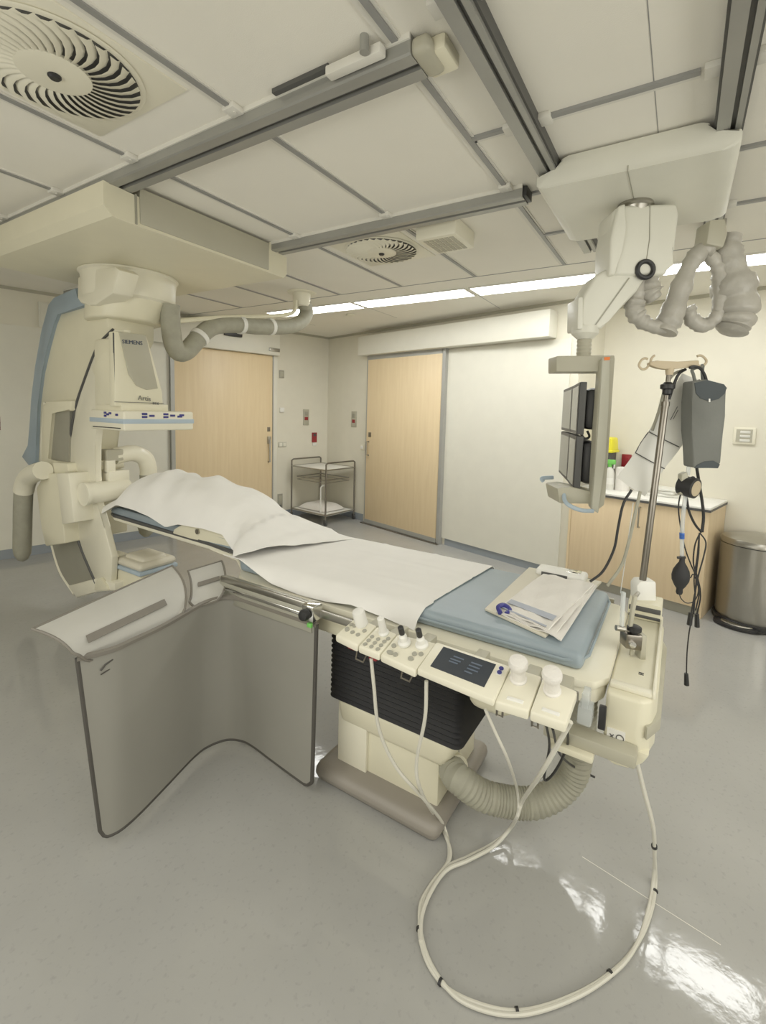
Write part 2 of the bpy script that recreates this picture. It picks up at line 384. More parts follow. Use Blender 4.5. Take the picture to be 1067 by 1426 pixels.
part('hub_arm', MB().prism([(3.557, 2.444), (3.305, 2.463), (3.09, 2.453), (3.042, 2.425), (3.123, 2.294), (3.344, 2.239), (3.418, 2.246), (3.53, 2.271), (3.571, 2.308)], 'x', 1.65, 1.78, .010), 'cream2', c)
L = [(3.573, 2.286), (4.047, 2.256), (4.115, 2.187), (4.228, 2.021), (4.348, 1.819), (4.441, 1.563), (4.497, 1.233), (4.528, 1.029), (4.364, 1.003), (3.935, 1.044), (3.842, 1.441), (3.655, 1.757), (3.351, 2.052), (3.34, 2.255)]
part('support_arm', MB().prism(L, 'x', 1.73, 2.06, .012), 'cream', c)
part('arm_neck', MB().hexa([(1.93+.275*math.cos(a), 3.42+.275*math.sin(a), 2.32) for a in [k*PI/12 for k in range(24)]], [(1.90+.24*math.cos(a), 3.46+.25*math.sin(a), 2.17) for a in [k*PI/12 for k in range(24)]], .02, 3), 'cream', c)
L = [(4.04, 2.369), (4.129, 2.327), (4.256, 2.139), (4.385, 1.88), (4.478, 1.627), (4.533, 1.397), (4.576, 1.23), (4.708, 1.13), (4.585, 1.068), (4.457, 1.102), (4.432, 1.239), (4.377, 1.563), (4.285, 1.816), (4.167, 2.015), (4.055, 2.179), (3.988, 2.247), (3.531, 2.272), (3.643, 2.295), (3.695, 2.334), (3.706, 2.404)]
part('spine_trim', MB().prism(L, 'x', 1.705, 2.08, .006), 'blue', c, label='blue-grey spine along the back of the arm')
arc_o = [(3.22, 2.082), (3.357, 2.02), (3.454, 1.947), (3.612, 1.754), (3.758, 1.549), (3.862, 1.28), (3.892, 1.008), (3.838, 0.685), (3.722, 0.496), (3.539, 0.295)]
arc_i = [(3.343, 0.328), (3.314, 0.531), (3.408, 0.726), (3.496, 0.878), (3.523, 1.097), (3.501, 1.303), (3.451, 1.506), (3.365, 1.703), (3.229, 1.891), (3.084, 2.073)]
part('c_arc', MB().prism(arc_o+arc_i, 'x', 1.70, 1.745, .008), 'cream2', c, label='curved cream C-shaped arm')
rim = catmull([(1.698, y, z) for y, z in arc_o], 5)
part('arc_edge_seal', MB().tube(rim, .010, 6), 'dark', c)
outer = [(4.288, 1.594), (4.368, 1.248), (4.378, 0.837), (4.282, 0.495), (4.144, 0.255), (3.922, 0.117)]
part('arc_track', MB().prism(outer+[(y, z) for y, z in arc_o[:3:-1]], 'x', 1.72, 1.742), 'track', c, label='grey recessed track along the outside of the arc')
rim2 = [(1.725, y, z) for y, z in outer]
part('track_edge', MB().tube(catmull(rim2, 5), .014, 6), 'cream2', c)
part('arc_end_cap', MB().prism([(3.951, 0.183), (3.537, 0.331), (3.266, 0.359), (3.269, 0.301), (3.522, 0.237), (3.822, 0.117)], 'x', 1.69, 2.02, .01), 'cream2', c)
part('arc_end_bracket', MB().prism([(3.52, 0.253), (3.486, 0.336), (3.435, 0.362), (3.36, 0.327), (3.334, 0.296)], 'x', 1.675, 1.70, .003), 'cream', c)
part('carrier_frame', MB().prism([(4.176, 1.571), (4.114, 1.6), (3.727, 1.61), (3.753, 1.538), (4.029, 1.52), (4.129, 1.155), (3.802, 1.154), (3.818, 1.089), (4.258, 1.048)], 'x', 1.66, 2.04, .01), 'cream', c)
part('carrier_panel', MB().prism([(4.1, 1.524), (3.81, 1.542), (3.86, 1.131), (4.205, 1.119)], 'x', 1.685, 1.75), 'track', c)
part('carrier_slot', MB().prism([(4.1, 1.502), (4.071, 1.503), (4.135, 1.154), (4.159, 1.152)], 'x', 1.662, 1.67), 'black', c)
part('carrier_collar', MB().prism([(4.154, 1.11), (4.057, 1.146), (3.778, 1.158), (3.761, 1.091), (3.927, 1.059), (4.136, 1.039)], 'x', 1.64, 2.05, .012), 'cream', c)
part('carrier_body', MB().prism([(4.189, 0.932), (4.047, 1.057), (3.809, 1.085), (3.774, 0.688), (3.761, 0.573), (4.072, 0.496), (4.119, 0.634)], 'x', 1.60, 2.06, .012), 'cream', c)
part('carrier_cover', MB().prism([(3.78, 1.091), (3.601, 1.108), (3.544, 0.766), (3.723, 0.723)], 'x', 1.57, 1.72, .01), 'cream2', c)
part('hose_elbow', MB().tube([(1.57, 3.98, 1.093), (1.57, 4.099, 1.066), (1.57, 4.224, 1.021), (1.57, 4.293, 0.958), (1.57, 4.324, 0.898)], .068, 16, n=6), 'cream2', c)
part('cable_sleeve', MB().tube([(1.57, 4.323, 0.91), (1.57, 4.349, 0.776), (1.57, 4.373, 0.6), (1.57, 4.396, 0.439)], .062, 16, n=6).lathe([(.062, 0), (.055, -.06), (.035, -.10), (.01, -.115)], (1.57, 4.396, 0.439), seg=16), 'hose', c)
# far-side elbow, sleeve and drive motor
part('drive_motor', MB().cyl((1.612, 3.50, .965), (1.635, 3.50, .965), .082, seg=28).cyl((1.635, 3.50, .965), (1.92, 3.50, .968), .075, seg=28), 'cream2', c)
part('motor_bracket', MB().box(1.78, 1.93, 3.48, 3.58, 1.01, 1.11, .008).box(1.78, 1.84, 3.50, 3.56, 1.09, 1.19, .006), 'cream2', c)
part('junction_box', MB().box(1.78, 1.90, 3.50, 3.60, 1.18, 1.265, .008), 'greige', c)
part('hose_elbow', MB().tube([(1.86, 3.56, 1.21), (2.0, 3.56, 1.225), (2.09, 3.56, 1.18), (2.12, 3.56, 1.10), (2.12, 3.56, 1.04)], .062, 16, n=5), 'cream2', c)
part('cable_sleeve', MB().tube([(2.12, 3.56, 1.05), (2.13, 3.56, .85), (2.12, 3.56, .72), (2.10, 3.57, .64)], .064, 16, n=5).lathe([(.064, 0), (.05, -.06), (.02, -.09)], (2.10, 3.57, .64), seg=16), 'hose', c)
# detector
part('detector_carriage', MB().prism([(3.404, 1.834), (3.281, 1.906), (3.12, 1.986), (3.122, 1.594), (3.244, 1.592)], 'x', 1.645, 1.85, .006), 'cream', c)
nk = [(1.63, 2.053), (1.84, 2.062), (1.882, 1.906), (1.945, 1.677), (1.954, 1.588), (1.623, 1.58)]
h = part('detector_housing', MB().prism(nk, 'y', 3.08, 3.15, .010), 'cream', c, label='cream detector housing with dark lettering')
part('housing_panel', MB().prism([(1.658, 2.052), (1.831, 2.058), (1.91, 1.71), (1.834, 1.696), (1.761, 1.72), (1.711, 1.796), (1.678, 1.952)], 'y', 3.072, 3.09, .003), 'greige', h)
P = [(1.673, 3.071, 1.982), (1.828, 3.071, 1.99), (1.767, 3.071, 1.627)]
words('maker_lettering', 'SIEMENS', .036, P[0], (P[1][0]-P[0][0], 0, P[1][2]-P[0][2]), (0, 0, 1), 'inktext', h, .002)
words('model_lettering', 'Artis', .045, P[2], (1, 0, -.05), (0, 0, 1), 'inkgrey', h)
words('model_lettering', 'zee', .035, (P[2][0]+.10, P[2][1], P[2][2]-.026), (1, 0, -.05), (0, 0, 1), 'inkgrey', h)
part('housing_seam', MB().box(nk[5][0]+.0, nk[4][0], 3.076, 3.085, nk[4][1]+.02, nk[4][1]+.023), 'dark', h)
part('housing_edge', MB().box(nk[0][0]-.002, nk[0][0]+.002, 3.083, 3.095, nk[5][1]+.03, nk[0][1]-.01), 'dark', h)
part('housing_back', MB().prism([(nk[0][0]+.03, nk[0][1]-.03), (nk[1][0]-.04, nk[1][1]-.03), (nk[3][0]-.05, nk[3][1]), (nk[5][0]+.03, nk[5][1])], 'y', 3.14, 3.40, .02), 'cream', h)
part('rear_bracket', MB().box(1.94, 2.0, 3.30, 3.42, 1.58, 1.74, .01), 'tan', c)
d = part('flat_panel_detector', MB().box(1.645, 2.145, 3.02, 3.44, 1.425, 1.555, .012, 3), 'cream2', c, label='flat square detector with a blue stripe')
part('detector_neck', MB().box(1.66, 1.98, 3.07, 3.40, 1.55, 1.60, .004), 'cream', d)
part('blue_stripe', MB().box(1.642, 2.148, 3.017, 3.443, 1.472, 1.502, .003), 'lightblue', d)
for p in ((1.78, 1.536), (1.78, 1.516), (1.83, 1.524), (1.93, 1.536), (1.93, 1.516), (1.98, 1.527), (2.035, 1.52), (2.05, 1.53)):
    part('keypad_button', MB().box(p[0]-.018, p[0]+.018, 3.015, 3.022, p[1]-.007, p[1]+.007, .002), 'navy', d)
for p in ((3.10, 1.527), (3.18, 1.535), (3.24, 1.537), (3.24, 1.517), (3.21, 1.527)):
    part('keypad_button', MB().box(1.64, 1.647, p[0]-.014, p[0]+.014, p[1]-.007, p[1]+.007, .002), 'navy', d)
part('cassette_slot', MB().box(1.642, 1.647, 3.06, 3.40, 1.438, 1.444), 'black', d)
# tube housing under the table
x = part('x_ray_tube', MB().box(1.745, 2.025, 3.055, 3.375, .455, .512, .045, 4).box(1.79, 1.985, 3.095, 3.335, .475, .535, .05, 4), 'tray', c, label='rounded tube housing under the head of the table')
part('blue_stripe', MB().box(1.742, 2.028, 3.052, 3.378, .43, .458, .008), 'lightblue', x)
part('tube_body', MB().box(1.75, 2.02, 3.06, 3.40, .28, .43, .02), 'cream', x)
part('tube_link', MB().box(1.78, 1.98, 3.35, 3.75, .30, .44, .02), 'cream', x)

# ceiling hose
t = thing('cable_hose', 'thick grey cable hose hanging from the ceiling to the C-arm hub', 'hose', (3.44, 3.18, CZ))
part('ceiling_mount', MB().lathe([(.135, 0), (.135, -.012), (.085, -.016), (.08, -.10), (.065, -.13)], (3.44, 3.18, CZ), seg=32), 'cream2', t)
P = [(3.479, 3.18, 2.609), (3.511, 3.18, 2.527), (3.422, 3.18, 2.423), (3.25, 3.18, 2.354), (2.903, 3.18, 2.296), (2.672, 3.18, 2.275), (2.462, 3.18, 2.229), (2.344, 3.18, 2.15), (2.219, 3.18, 2.015), (2.148, 3.18, 1.985), (2.103, 3.18, 2.036), (2.082, 3.18, 2.161), (2.079, 3.18, 2.311)]
part('hose_sleeve', MB().tube(catmull(P, 6), .066, 18), 'hose', t)
for a, b in ((5, 4), (4, 3), (7, 8)):
    A = Vector(P[a]); B = Vector(P[b]); dd = (B-A).normalized(); A = A+dd*(.12 if (a, b) == (4, 3) else .02)
    part('hose_clamp', MB().cyl(A, A+dd*.035, .074, seg=20), 'whitep', t)
part('thin_cable', MB().tube([(3.339, 3.16, 2.611), (3.331, 3.16, 2.53), (3.265, 3.16, 2.472), (3.05, 3.16, 2.413), (2.806, 3.16, 2.362), (2.514, 3.16, 2.303), (2.109, 3.16, 2.204)], .018, 8, n=5), 'cream', t)

# ------------------------------------------------------------------ patient table
t = thing('angiography_table', 'cream patient table on a grey-brown base with black bellows and corrugated hose', 'table', (1.72, .96, 0))
b = MB().box(1.455, 2.02, .655, 1.255, 0, .075, .07, 4)
part('base_plate', b, 'taupe', t, label='rounded grey-brown base plate')
co_ = part('column', MB().box(1.55, 1.93, .70, 1.165, .07, .30, .006), 'cream', t)
part('column_skirt', MB().hexa([(1.52, .63, .37), (1.96, .63, .37), (1.96, 1.19, .37), (1.52, 1.19, .37)], [(1.535, .665, .245), (1.95, .665, .245), (1.95, 1.175, .245), (1.535, 1.175, .245)], .03, 3), 'cream', co_)
part('side_panel', MB().box(1.535, 1.56, 1.03, 1.18, .072, .345, .004), 'cream2', co_)
part('connector_panel', MB().box(1.63, 1.74, .692, .702, .09, .22, .004), 'greige', co_)
rows = []
nb = 14
for i in range(nb*4+1):
    z = .36+.31*i/(nb*4); o = .006*math.cos(2*PI*i/4)
    x0, x1, y0, y1 = 1.525-o, 1.99+o, .61-o, 1.225+o; r = .035; ring = []
    for cx, cy, a0 in ((x1-r, y1-r, 0), (x0+r, y1-r, PI/2), (x0+r, y0+r, PI), (x1-r, y0+r, 3*PI/2)):
        for k in range(5): ring.append((cx+r*math.cos(a0+k*PI/8), cy+r*math.sin(a0+k*PI/8), z))
    rows.append(ring)
part('bellows', MB().grid(rows, closed=True), 'blackr', t, smooth=25)
part('table_carriage', MB().box(1.47, 2.20, .33, 1.45, .665, .765, .02), 'cream', t)
part('drive_housing', MB().box(1.46, 2.0, .405, .575, .575, .72, .05, 4), 'cream', t)
top = [(1.80, 3.50), (1.775, 3.42), (1.735, 2.30), (1.70, 2.02), (1.60, 1.86), (1.485, 1.76), (1.47, 1.66), (1.47, .30), (1.50, .17), (1.56, .135), (2.14, .135), (2.21, .17), (2.24, .30), (2.24, 1.70), (2.10, 2.0), (2.05, 3.42), (2.0, 3.50)]
part('tabletop', MB().prism(top, 'z', .762, .79, .008), 'cream2', t, label='long cream tabletop, narrow at the head')
part('tabletop_edge', MB().prism([(x-.004 if x < 1.9 else x+.004, y) for x, y in top if y > 1.85], 'z', .786, .805, .002), 'dark', t, label='dark edge of the narrow head part')
part('arm_guard', MB().prism([(2.666, 0.798), (2.651, 0.828), (2.541, 0.886), (2.356, 0.888), (2.183, 0.873), (2.092, 0.785)], 'x', 1.735, 1.76, .008), 'cream', t)
part('guard_knob', MB().lathe([(.016, 0), (.016, -.01)], (1.735, 2.41, 0.853), axis=(1, 0, 0), seg=14), 'steel', t)
part('head_rest_frame', MB().box(1.93, 2.04, 3.40, 3.50, .74, .79, .01), 'cream', t)
for x, s in ((1.415, -1), (2.262, 1)):
    r = part('side_rail', MB().box(x-.006, x+.006, .20, 1.80, .762, .792, .002), 'steel', t)
    for y in (.32, 1.0, 1.66): part('rail_spacer', MB().box(min(x, x-s*.03), max(x, x-s*.03), y-.015, y+.015, .768, .786), 'steeld', r)
f_ = part('foot_housing', MB().prism([(1.50, .135), (1.50, .04), (1.53, .012), (1.60, .0), (2.12, .0), (2.19, .02), (2.21, .06), (2.21, .135)], 'z', .60, .775, .012, 3), 'cream', t, label='deep cream housing at the foot end')
part('housing_belly', MB().prism([(.135, .62), (.135, .565), (.10, .55), (.06, .555), (.025, .585), (.008, .62)], 'x', 1.50, 2.2, .008), 'cream', f_)
part('housing_lip', MB().box(1.53, 2.18, .006, .016, .775, .792, .004).box(1.53, 1.56, .015, .13, .775, .79, .004), 'cream2', f_)
part('rear_control_box', MB().box(2.13, 2.25, .012, .135, .775, .848, .006), 'cream', f_)
part('rear_control_recess', MB().box(2.126, 2.132, .016, .131, .812, .832, .002).box(2.126, 2.132, .016, .131, .785, .797, .002), 'dark', f_)
part('end_bumper', MB().prism([(1.50, .02), (1.58, -.012), (2.10, -.016), (2.18, .005), (2.18, .015), (1.52, .03)], 'z', .66, .70, .004), 'greige', f_)
part('warning_label', MB().box(1.497, 1.5, .075, .125, .625, .665), 'whitep', f_)
words('label_icon', '×○', .03, (1.4965, .12, .632), (0, -1, 0), (0, 0, 1), 'dark', f_)
words('label_icon', 'H', .022, (1.66, .045, .776), (1, 0, 0), (0, 1, 0), 'dark', f_)
part('tabletop_skirt', MB().prism([(1.49, .34), (1.50, .20), (1.515, .165), (1.56, .145), (2.14, .145), (2.2, .17), (2.21, .34)], 'z', .715, .765, .006), 'cream2', t)
part('latch', MB().box(1.405, 1.46, .16, .20, .70, .755, .006).box(1.40, 1.45, .17, .19, .755, .80, .004), 'clear', t)
part('latch_handle', MB().box(1.43, 1.448, .125, .145, .69, .76, .003), 'black', t)
part('under_rail', MB().box(1.44, 1.50, .04, .30, .60, .64, .006), 'greige', t)
part('cable_bracket', MB().box(1.42, 1.52, .15, .28, .58, .602, .006), 'cream', t)
hp = catmull([(1.60, .67, .215), (1.525, 0.604, 0.252), (1.582, 0.51, 0.184), (1.673, 0.362, 0.169), (1.734, 0.264, 0.25), (1.751, 0.235, 0.379), (1.75, .236, .64)], 60)
hp2 = [hp[0]]
for p in hp:
    if (p-hp2[-1]).length > .0028: hp2.append(p)
part('corrugated_hose', MB().tube(hp2, lambda q: .052+.0022*math.cos(q*(len(hp2)-1)*PI/2), 20), 'hose', t, smooth=20)
part('hose_collar', MB().cyl((1.66, .76, .20), (1.585, .645, .225), .058, seg=24), 'cream', t)

# mattress
def rbox(x0, x1, y0, y1, z0, z1, r=.035):
    return MB().box(x0, x1, y0, y1, z0, z1, r, 5)
m_ = obj('mattress', MB().hexa([(1.535, .215, .85), (2.18, .215, .85), (2.18, 1.80, .85), (2.03, 2.05, .85), (2.03, 3.48, .85), (1.785, 3.48, .85), (1.745, 2.05, .85), (1.535, 1.80, .85)], [(1.53, .21, .792), (2.19, .21, .792), (2.19, 1.80, .792), (2.04, 2.05, .807), (2.04, 3.49, .807), (1.78, 3.49, .807), (1.74, 2.05, .807), (1.53, 1.80, .792)], .022, 4), 'mattress', base=(1.86, 1.8, .8), label='blue-grey vinyl mattress on the patient table, bare at the foot end', cat='mattress')
part('piping', MB().tube([(1.525, 1.75, .822), (1.525, .27, .822), (1.545, .222, .822), (1.60, .203, .822), (2.12, .203, .822), (2.18, .22, .822), (2.197, .27, .822), (2.197, 1.75, .822)], .005, 6), 'mattress', m_)

# sheets
def lerp(a, b, t): return a+(b-a)*t
def interp(tab, y):
    if y <= tab[0][0]: return tab[0][1]
    for (a, p), (b2, q) in zip(tab, tab[1:]):
        if y <= b2:
            f = (y-a)/(b2-a); f = f*f*(3-2*f) if False else f
            return p+(q-p)*f
    return tab[-1][1]
near_tab = sorted((y, z) for y, z in [(3.482, 0.809), (3.27, 0.905), (3.051, 0.899), (2.879, 0.88), (2.702, 0.837), (2.576, 0.875), (2.336, 0.886), (2.165, 0.879), (2.068, 0.797)])
low_tab = sorted((y, z) for y, z in [(1.741, 0.879), (1.628, 0.835), (1.535, 0.804), (1.36, 0.791), (1.211, 0.798), (1.084, 0.817), (0.914, 0.804), (0.793, 0.789)])
ridge = [(1.55, .0), (1.8, .035), (1.95, .10), (2.124, .165), (2.35, .225), (2.658, .275), (3.0, .25), (3.2, .20), (3.37, .115), (3.5, .03), (3.66, -.01)]
def wr(x, y):
    a = math.atan2(x-2.35, 3.05-y)                                # folds fan out from the far side of the hump
    return .0048*math.sin(16*a+1.5*math.sin(4*y))*math.exp(-((y-2.6)/.9)**2)+.0022*math.sin(17*y-8*x+2*math.sin(6*x))+.001*math.sin(60*x+17*y)
rows = []
NY = 70; NX = 40
for i in range(NY+1):
    v = i/NY; row = []
    for j in range(NX+1):
        s = j/NX
        ye = lerp(3.62, lerp(1.80, 1.55, s), v)                 # head end -> lower hem (slanting)
        hh = interp(ridge, ye)
        zn = interp(near_tab, ye) if ye > 1.96 else interp(low_tab, ye)
        xn = 1.712 if ye > 2.06 else lerp(1.712, 1.485, min(1, (2.06-ye)/.26))
        xf = 2.22
        x = lerp(xn, xf, s)
        p = 1-abs(2*max(0, min(1, (s-.0)/1.0))-1)**2.2
        zb = max(zn, .862) if s > .08 else lerp(zn, max(zn, .862), (s/.08)**.6)
        if ye > 3.45: zb = min(zb, lerp(.862, .80, (ye-3.45)/.17))
        z = zb+max(hh, -.02)*p**.8+wr(x, ye)*(1+4.0*max(0, hh))*min(1, s*8)
        if s > .93: z -= (s-.93)/.07*.06
        row.append((x, ye, z))
    rows.append(row)
o = obj('bed_sheet', MB().slab(rows, .003), 'sheet', base=(1.9, 2.7, .86), label='white sheet heaped in a hump over the head of the table', cat='sheet', smooth=80)
rows = []
for i in range(49):
    v = i/48; row = []
    for j in range(NX+1):
        s = j/NX
        yn = lerp(1.86, .80, v)
        yf = lerp(1.80, .735, v)
        y = lerp(yn, yf, s)
        if v > .97 and s < .2: y -= .01
        zn = interp(low_tab, yn)
        x = lerp(1.478, 2.235, s)
        zt = .8565
        if s < .10: z = lerp(zn, zt, (s/.10)**.5)
        elif s > .93: z = zt-(s-.93)/.07*.05
        else: z = zt
        z += .35*wr(x, y)*min(1, s*8)+.0015
        for fx in (1.72, 1.97): z += .003*math.exp(-((x-fx)/.006)**2)
        for fy in (1.05, 1.36): z += .003*math.exp(-((y-fy)/.006)**2)
        row.append((x, y, z))
    rows.append(row)
obj('bed_sheet', MB().slab(rows, .0025), 'sheet', base=(1.86, 1.3, .855), label='flat white sheet with fold creases spread over the middle of the table', cat='sheet', smooth=80)

# pad, towel, handset on the mattress
P = [(1.667, 0.589, 0.853), (2.261, 0.584, 0.853), (2.262, 0.256, 0.853), (1.572, 0.338, 0.853)]
obj('cream_pad', MB().hexa([(x, y, .862) for x, y, z in P], [(x, y, .852) for x, y, z in P], .003), 'tray', base=(1.95, .4, .852), label='thin cream pad lying under the folded towel on the mattress', cat='pad')
T = [(1.667, 0.536, 0.872), (2.152, 0.489, 0.872), (2.154, 0.275, 0.872), (1.591, 0.334, 0.872)]
def quad(P, s, t, z): 
    a = Vector(P[0]).lerp(Vector(P[1]), s); b2 = Vector(P[3]).lerp(Vector(P[2]), s); q = a.lerp(b2, t); return (q.x, q.y, z)
tw = thing('folded_towel', 'folded white towel with blue-grey stripes on the cream pad', 'towel', (1.9, .4, .863))
def layer(z, g, th, seed):
    random.seed(seed); rows = []
    for i in range(21):
        rows.append([quad(P_, i/20*(1-g)+g*.3, j/20, z+.003*math.sin(i*.9+seed)*math.sin(j*.5)+.002*math.sin(i*.35+j*.8+seed)+.002*random.random()) for j in range(21)])
    return MB().slab(rows, th)
P_ = [(1.647, 0.54, 0.867), (2.157, 0.49, 0.867), (2.179, 0.263, 0.867), (1.568, 0.286, 0.867)]
part('bottom_layer', layer(.866, 0, .004, 1), 'cloth', tw, smooth=80)
P_ = [(1.651, 0.536, 0.872), (2.142, 0.486, 0.872), (2.16, 0.267, 0.872), (1.575, 0.311, 0.872)]
part('middle_layer', layer(.872, 0, .004, 2), 'cloth', tw, smooth=80)
P_ = T
part('top_layer', layer(.879, .0, .006, 3), 'cloth', tw, smooth=80)
for a, b2 in ((.12, .20), (.0, .02)):
    part('woven_stripe', MB().slab([[quad(T, lerp(a, b2, i/2), j/20, .8835) for j in range(1, 20)] for i in range(3)], .001), 'stripe', tw)
pc = (1.654, 0.507, 0.87)
obj('cable_clip', MB().tube([(pc[0]-.02, pc[1]+.01, .872), (pc[0], pc[1]+.025, .885), (pc[0]+.02, pc[1]+.01, .889), (pc[0]+.012, pc[1]-.015, .88), (pc[0]-.012, pc[1]-.01, .872)], .009, 8, n=4), 'navy', base=(pc[0], pc[1], .863), label='dark blue clip at the left corner of the folded towel', cat='clip')
hs = thing('handset', 'pale grey handset with a dark display lying behind the folded towel', 'handset', (2.22, .42, .852))
part('case', MB().box(2.18, 2.28, .315, .535, .853, .888, .014, 4), 'whitep', hs)
part('display', MB().box(2.176, 2.181, .39, .505, .862, .880, .001), 'dark', hs)
part('keypad', MB().box(2.21, 2.26, .34, .40, .888, .891, .002), 'chrome', hs)

# ------------------------------------------------------------------ control modules on the side rail
ZN, ZF = .83, .865
def quadm(nl, nr, fr, fl, th=.045, lip=0): return nl, nr, fr, fl
def module(name, label, Q, th=.025, m='cream2', cat='control panel', group=None):
    c0 = sum((Vector(q) for q in Q), Vector())/4
    t = thing(name, label, cat, (c0.x, c0.y, .80), group)
    up = [Vector(q) for q in Q]
    part('case', MB().hexa(up, [q-Vector((0, 0, th)) for q in up], .006, 2), m, t)
    part('rail_hook', MB().box(max(q.x for q in up)-.01, 1.424, c0.y-.02, c0.y+.02, .79, .83, .004), 'greige', t)
    return t, up
def onq(U, s, t, h=0.0):   # s: left->right, t: near->far
    a = U[0].lerp(U[1], s); b2 = U[3].lerp(U[2], s); n = (U[1]-U[0]).cross(U[3]-U[0]).normalized()
    return a.lerp(b2, t)+n*h
def nrm(U): return (U[1]-U[0]).cross(U[3]-U[0]).normalized()
def button(U, s, t, r, par, m='btn', el=1.0, name='button'):
    ax = (U[1]-U[0]).normalized()*r*el; ay = (U[3]-U[0]).normalized()*r; n = nrm(U); c0 = onq(U, s, t)
    ring = [c0+ax*math.cos(k*PI/7)+ay*math.sin(k*PI/7) for k in range(14)]
    part(name, MB().hexa([p+n*.0035 for p in ring], [p-n*.002 for p in ring]), m, par)
def knob(U, s, t, prof, par, m='whitep', name='joystick', seg=22): part(name, MB().lathe(prof, onq(U, s, t), axis=nrm(U), seg=seg), m, par)
QA = [(1.224, 0.96, 0.83), (1.207, 0.854, 0.83), (1.303, 0.842, 0.865), (1.316, 0.94, 0.865)]
QB = [(1.207, 0.851, 0.83), (1.203, 0.764, 0.83), (1.293, 0.755, 0.865), (1.302, 0.839, 0.865)]
QC = [(1.202, 0.761, 0.83), (1.184, 0.623, 0.83), (1.312, 0.618, 0.865), (1.292, 0.752, 0.865)]
tA, U = module('control_module', 'cream keypad with one thick white knob, leftmost on the table rail', QA, group='control modules on the table rail')
knob(U, .47, .80, [(.021, 0), (.023, .008), (.022, .012), (.022, .05), (.02, .058), (.012, .061)], tA)
for s, q in ((.15, .62), (.30, .62), (.2, .36), (.45, .36), (.7, .36), (.78, .60), (.15, .40)): button(U, s, q, .0075, tA)
part('key_switch', MB().box(U[0].x+.01, U[0].x+.03, U[0].y-.075, U[0].y-.045, .79, .807, .003), 'red', tA)
part('hanging_hook', MB().tube([(1.215, .86, .81), (1.207, .86, .782), (1.207, .83, .780), (1.215, .82, .81)], .003, 6), 'steeld', tA)
tB, U = module('control_module', 'cream keypad with one tall thin white knob, second on the table rail', QB, group='control modules on the table rail')
knob(U, .52, .80, [(.017, 0), (.018, .006), (.013, .012), (.0115, .06), (.012, .066), (.008, .068)], tB)
for s in (.2, .5, .8):
    for q in (.14, .32, .5): button(U, s, q, .007, tB)
button(U, .85, .66, .007, tB)
part('key_switch', MB().box(U[0].x+.01, U[0].x+.03, U[0].y-.065, U[0].y-.035, .79, .807, .003), 'red', tB)
tC, U = module('control_module', 'cream keypad with two small black-tipped joysticks, left of the touch screen', QC, group='control modules on the table rail')
for s, q in ((.32, .70), (.74, .78)):
    knob(U, s, q, [(.021, 0), (.021, .008), (.014, .014), (.013, .03), (.009, .034), (.008, .04)], tC, name='joystick')
    knob(U, s, q, [(.008, .038), (.0095, .042), (.0095, .066), (.007, .069)], tC, m='black', name='joystick_tip')
for s, q, e in ((.18, .2, 1.6), (.14, .48, 1.0), (.33, .2, 1.0), (.72, .26, 1.2), (.72, .44, 1.0), (.86, .5, 1.0)): button(U, s, q, .008, tC, el=e)
part('hanging_hook', MB().tube([(1.205, .68, .81), (1.197, .68, .782), (1.197, .65, .780), (1.205, .64, .81)], .003, 6), 'steeld', tC)
QT = [(1.185, 0.619, 0.838), (1.166, 0.374, 0.838), (1.3, 0.373, 0.872), (1.308, 0.617, 0.872)]
tT, U = module('touch_screen', 'cream console with a dark touch screen in the middle of the table rail', QT, th=.022, cat='touch screen')
sc_ = part('screen_glass', MB().hexa([onq(U, a, b2, .001) for a, b2 in ((.13, .20), (.84, .20), (.84, .90), (.13, .90))], [onq(U, a, b2, -.003) for a, b2 in ((.13, .20), (.84, .20), (.84, .90), (.13, .90))]), 'screen', tT)
for a, b2, l in ((.32, .70, .14), (.30, .60, .14), (.30, .52, .12), (.56, .70, .14), (.55, .60, .14), (.55, .50, .14), (.54, .40, .10)):
    part('screen_text', MB().hexa([onq(U, a, b2, .0018), onq(U, a+l, b2, .0018), onq(U, a+l, b2+.035, .0018), onq(U, a, b2+.035, .0018)], [onq(U, a, b2, .0008), onq(U, a+l, b2, .0008), onq(U, a+l, b2+.035, .0008), onq(U, a, b2+.035, .0008)]), 'glow', sc_)
part('icon_plate', MB().hexa([onq(U, a, b2, .001) for a, b2 in ((.885, .64), (.955, .64), (.955, .90), (.885, .90))], [onq(U, a, b2, -.001) for a, b2 in ((.885, .64), (.955, .64), (.955, .90), (.885, .90))]), 'whitep', tT)
for q in (.71, .83): button(U, .92, q, .007, tT, 'navy', name='icon_button')
QJ = [(1.176, 0.375, 0.83), (1.185, 0.285, 0.83), (1.305, 0.284, 0.868), (1.305, 0.372, 0.868)]
QK = [(1.185, 0.283, 0.83), (1.187, 0.192, 0.83), (1.288, 0.185, 0.868), (1.304, 0.281, 0.868)]
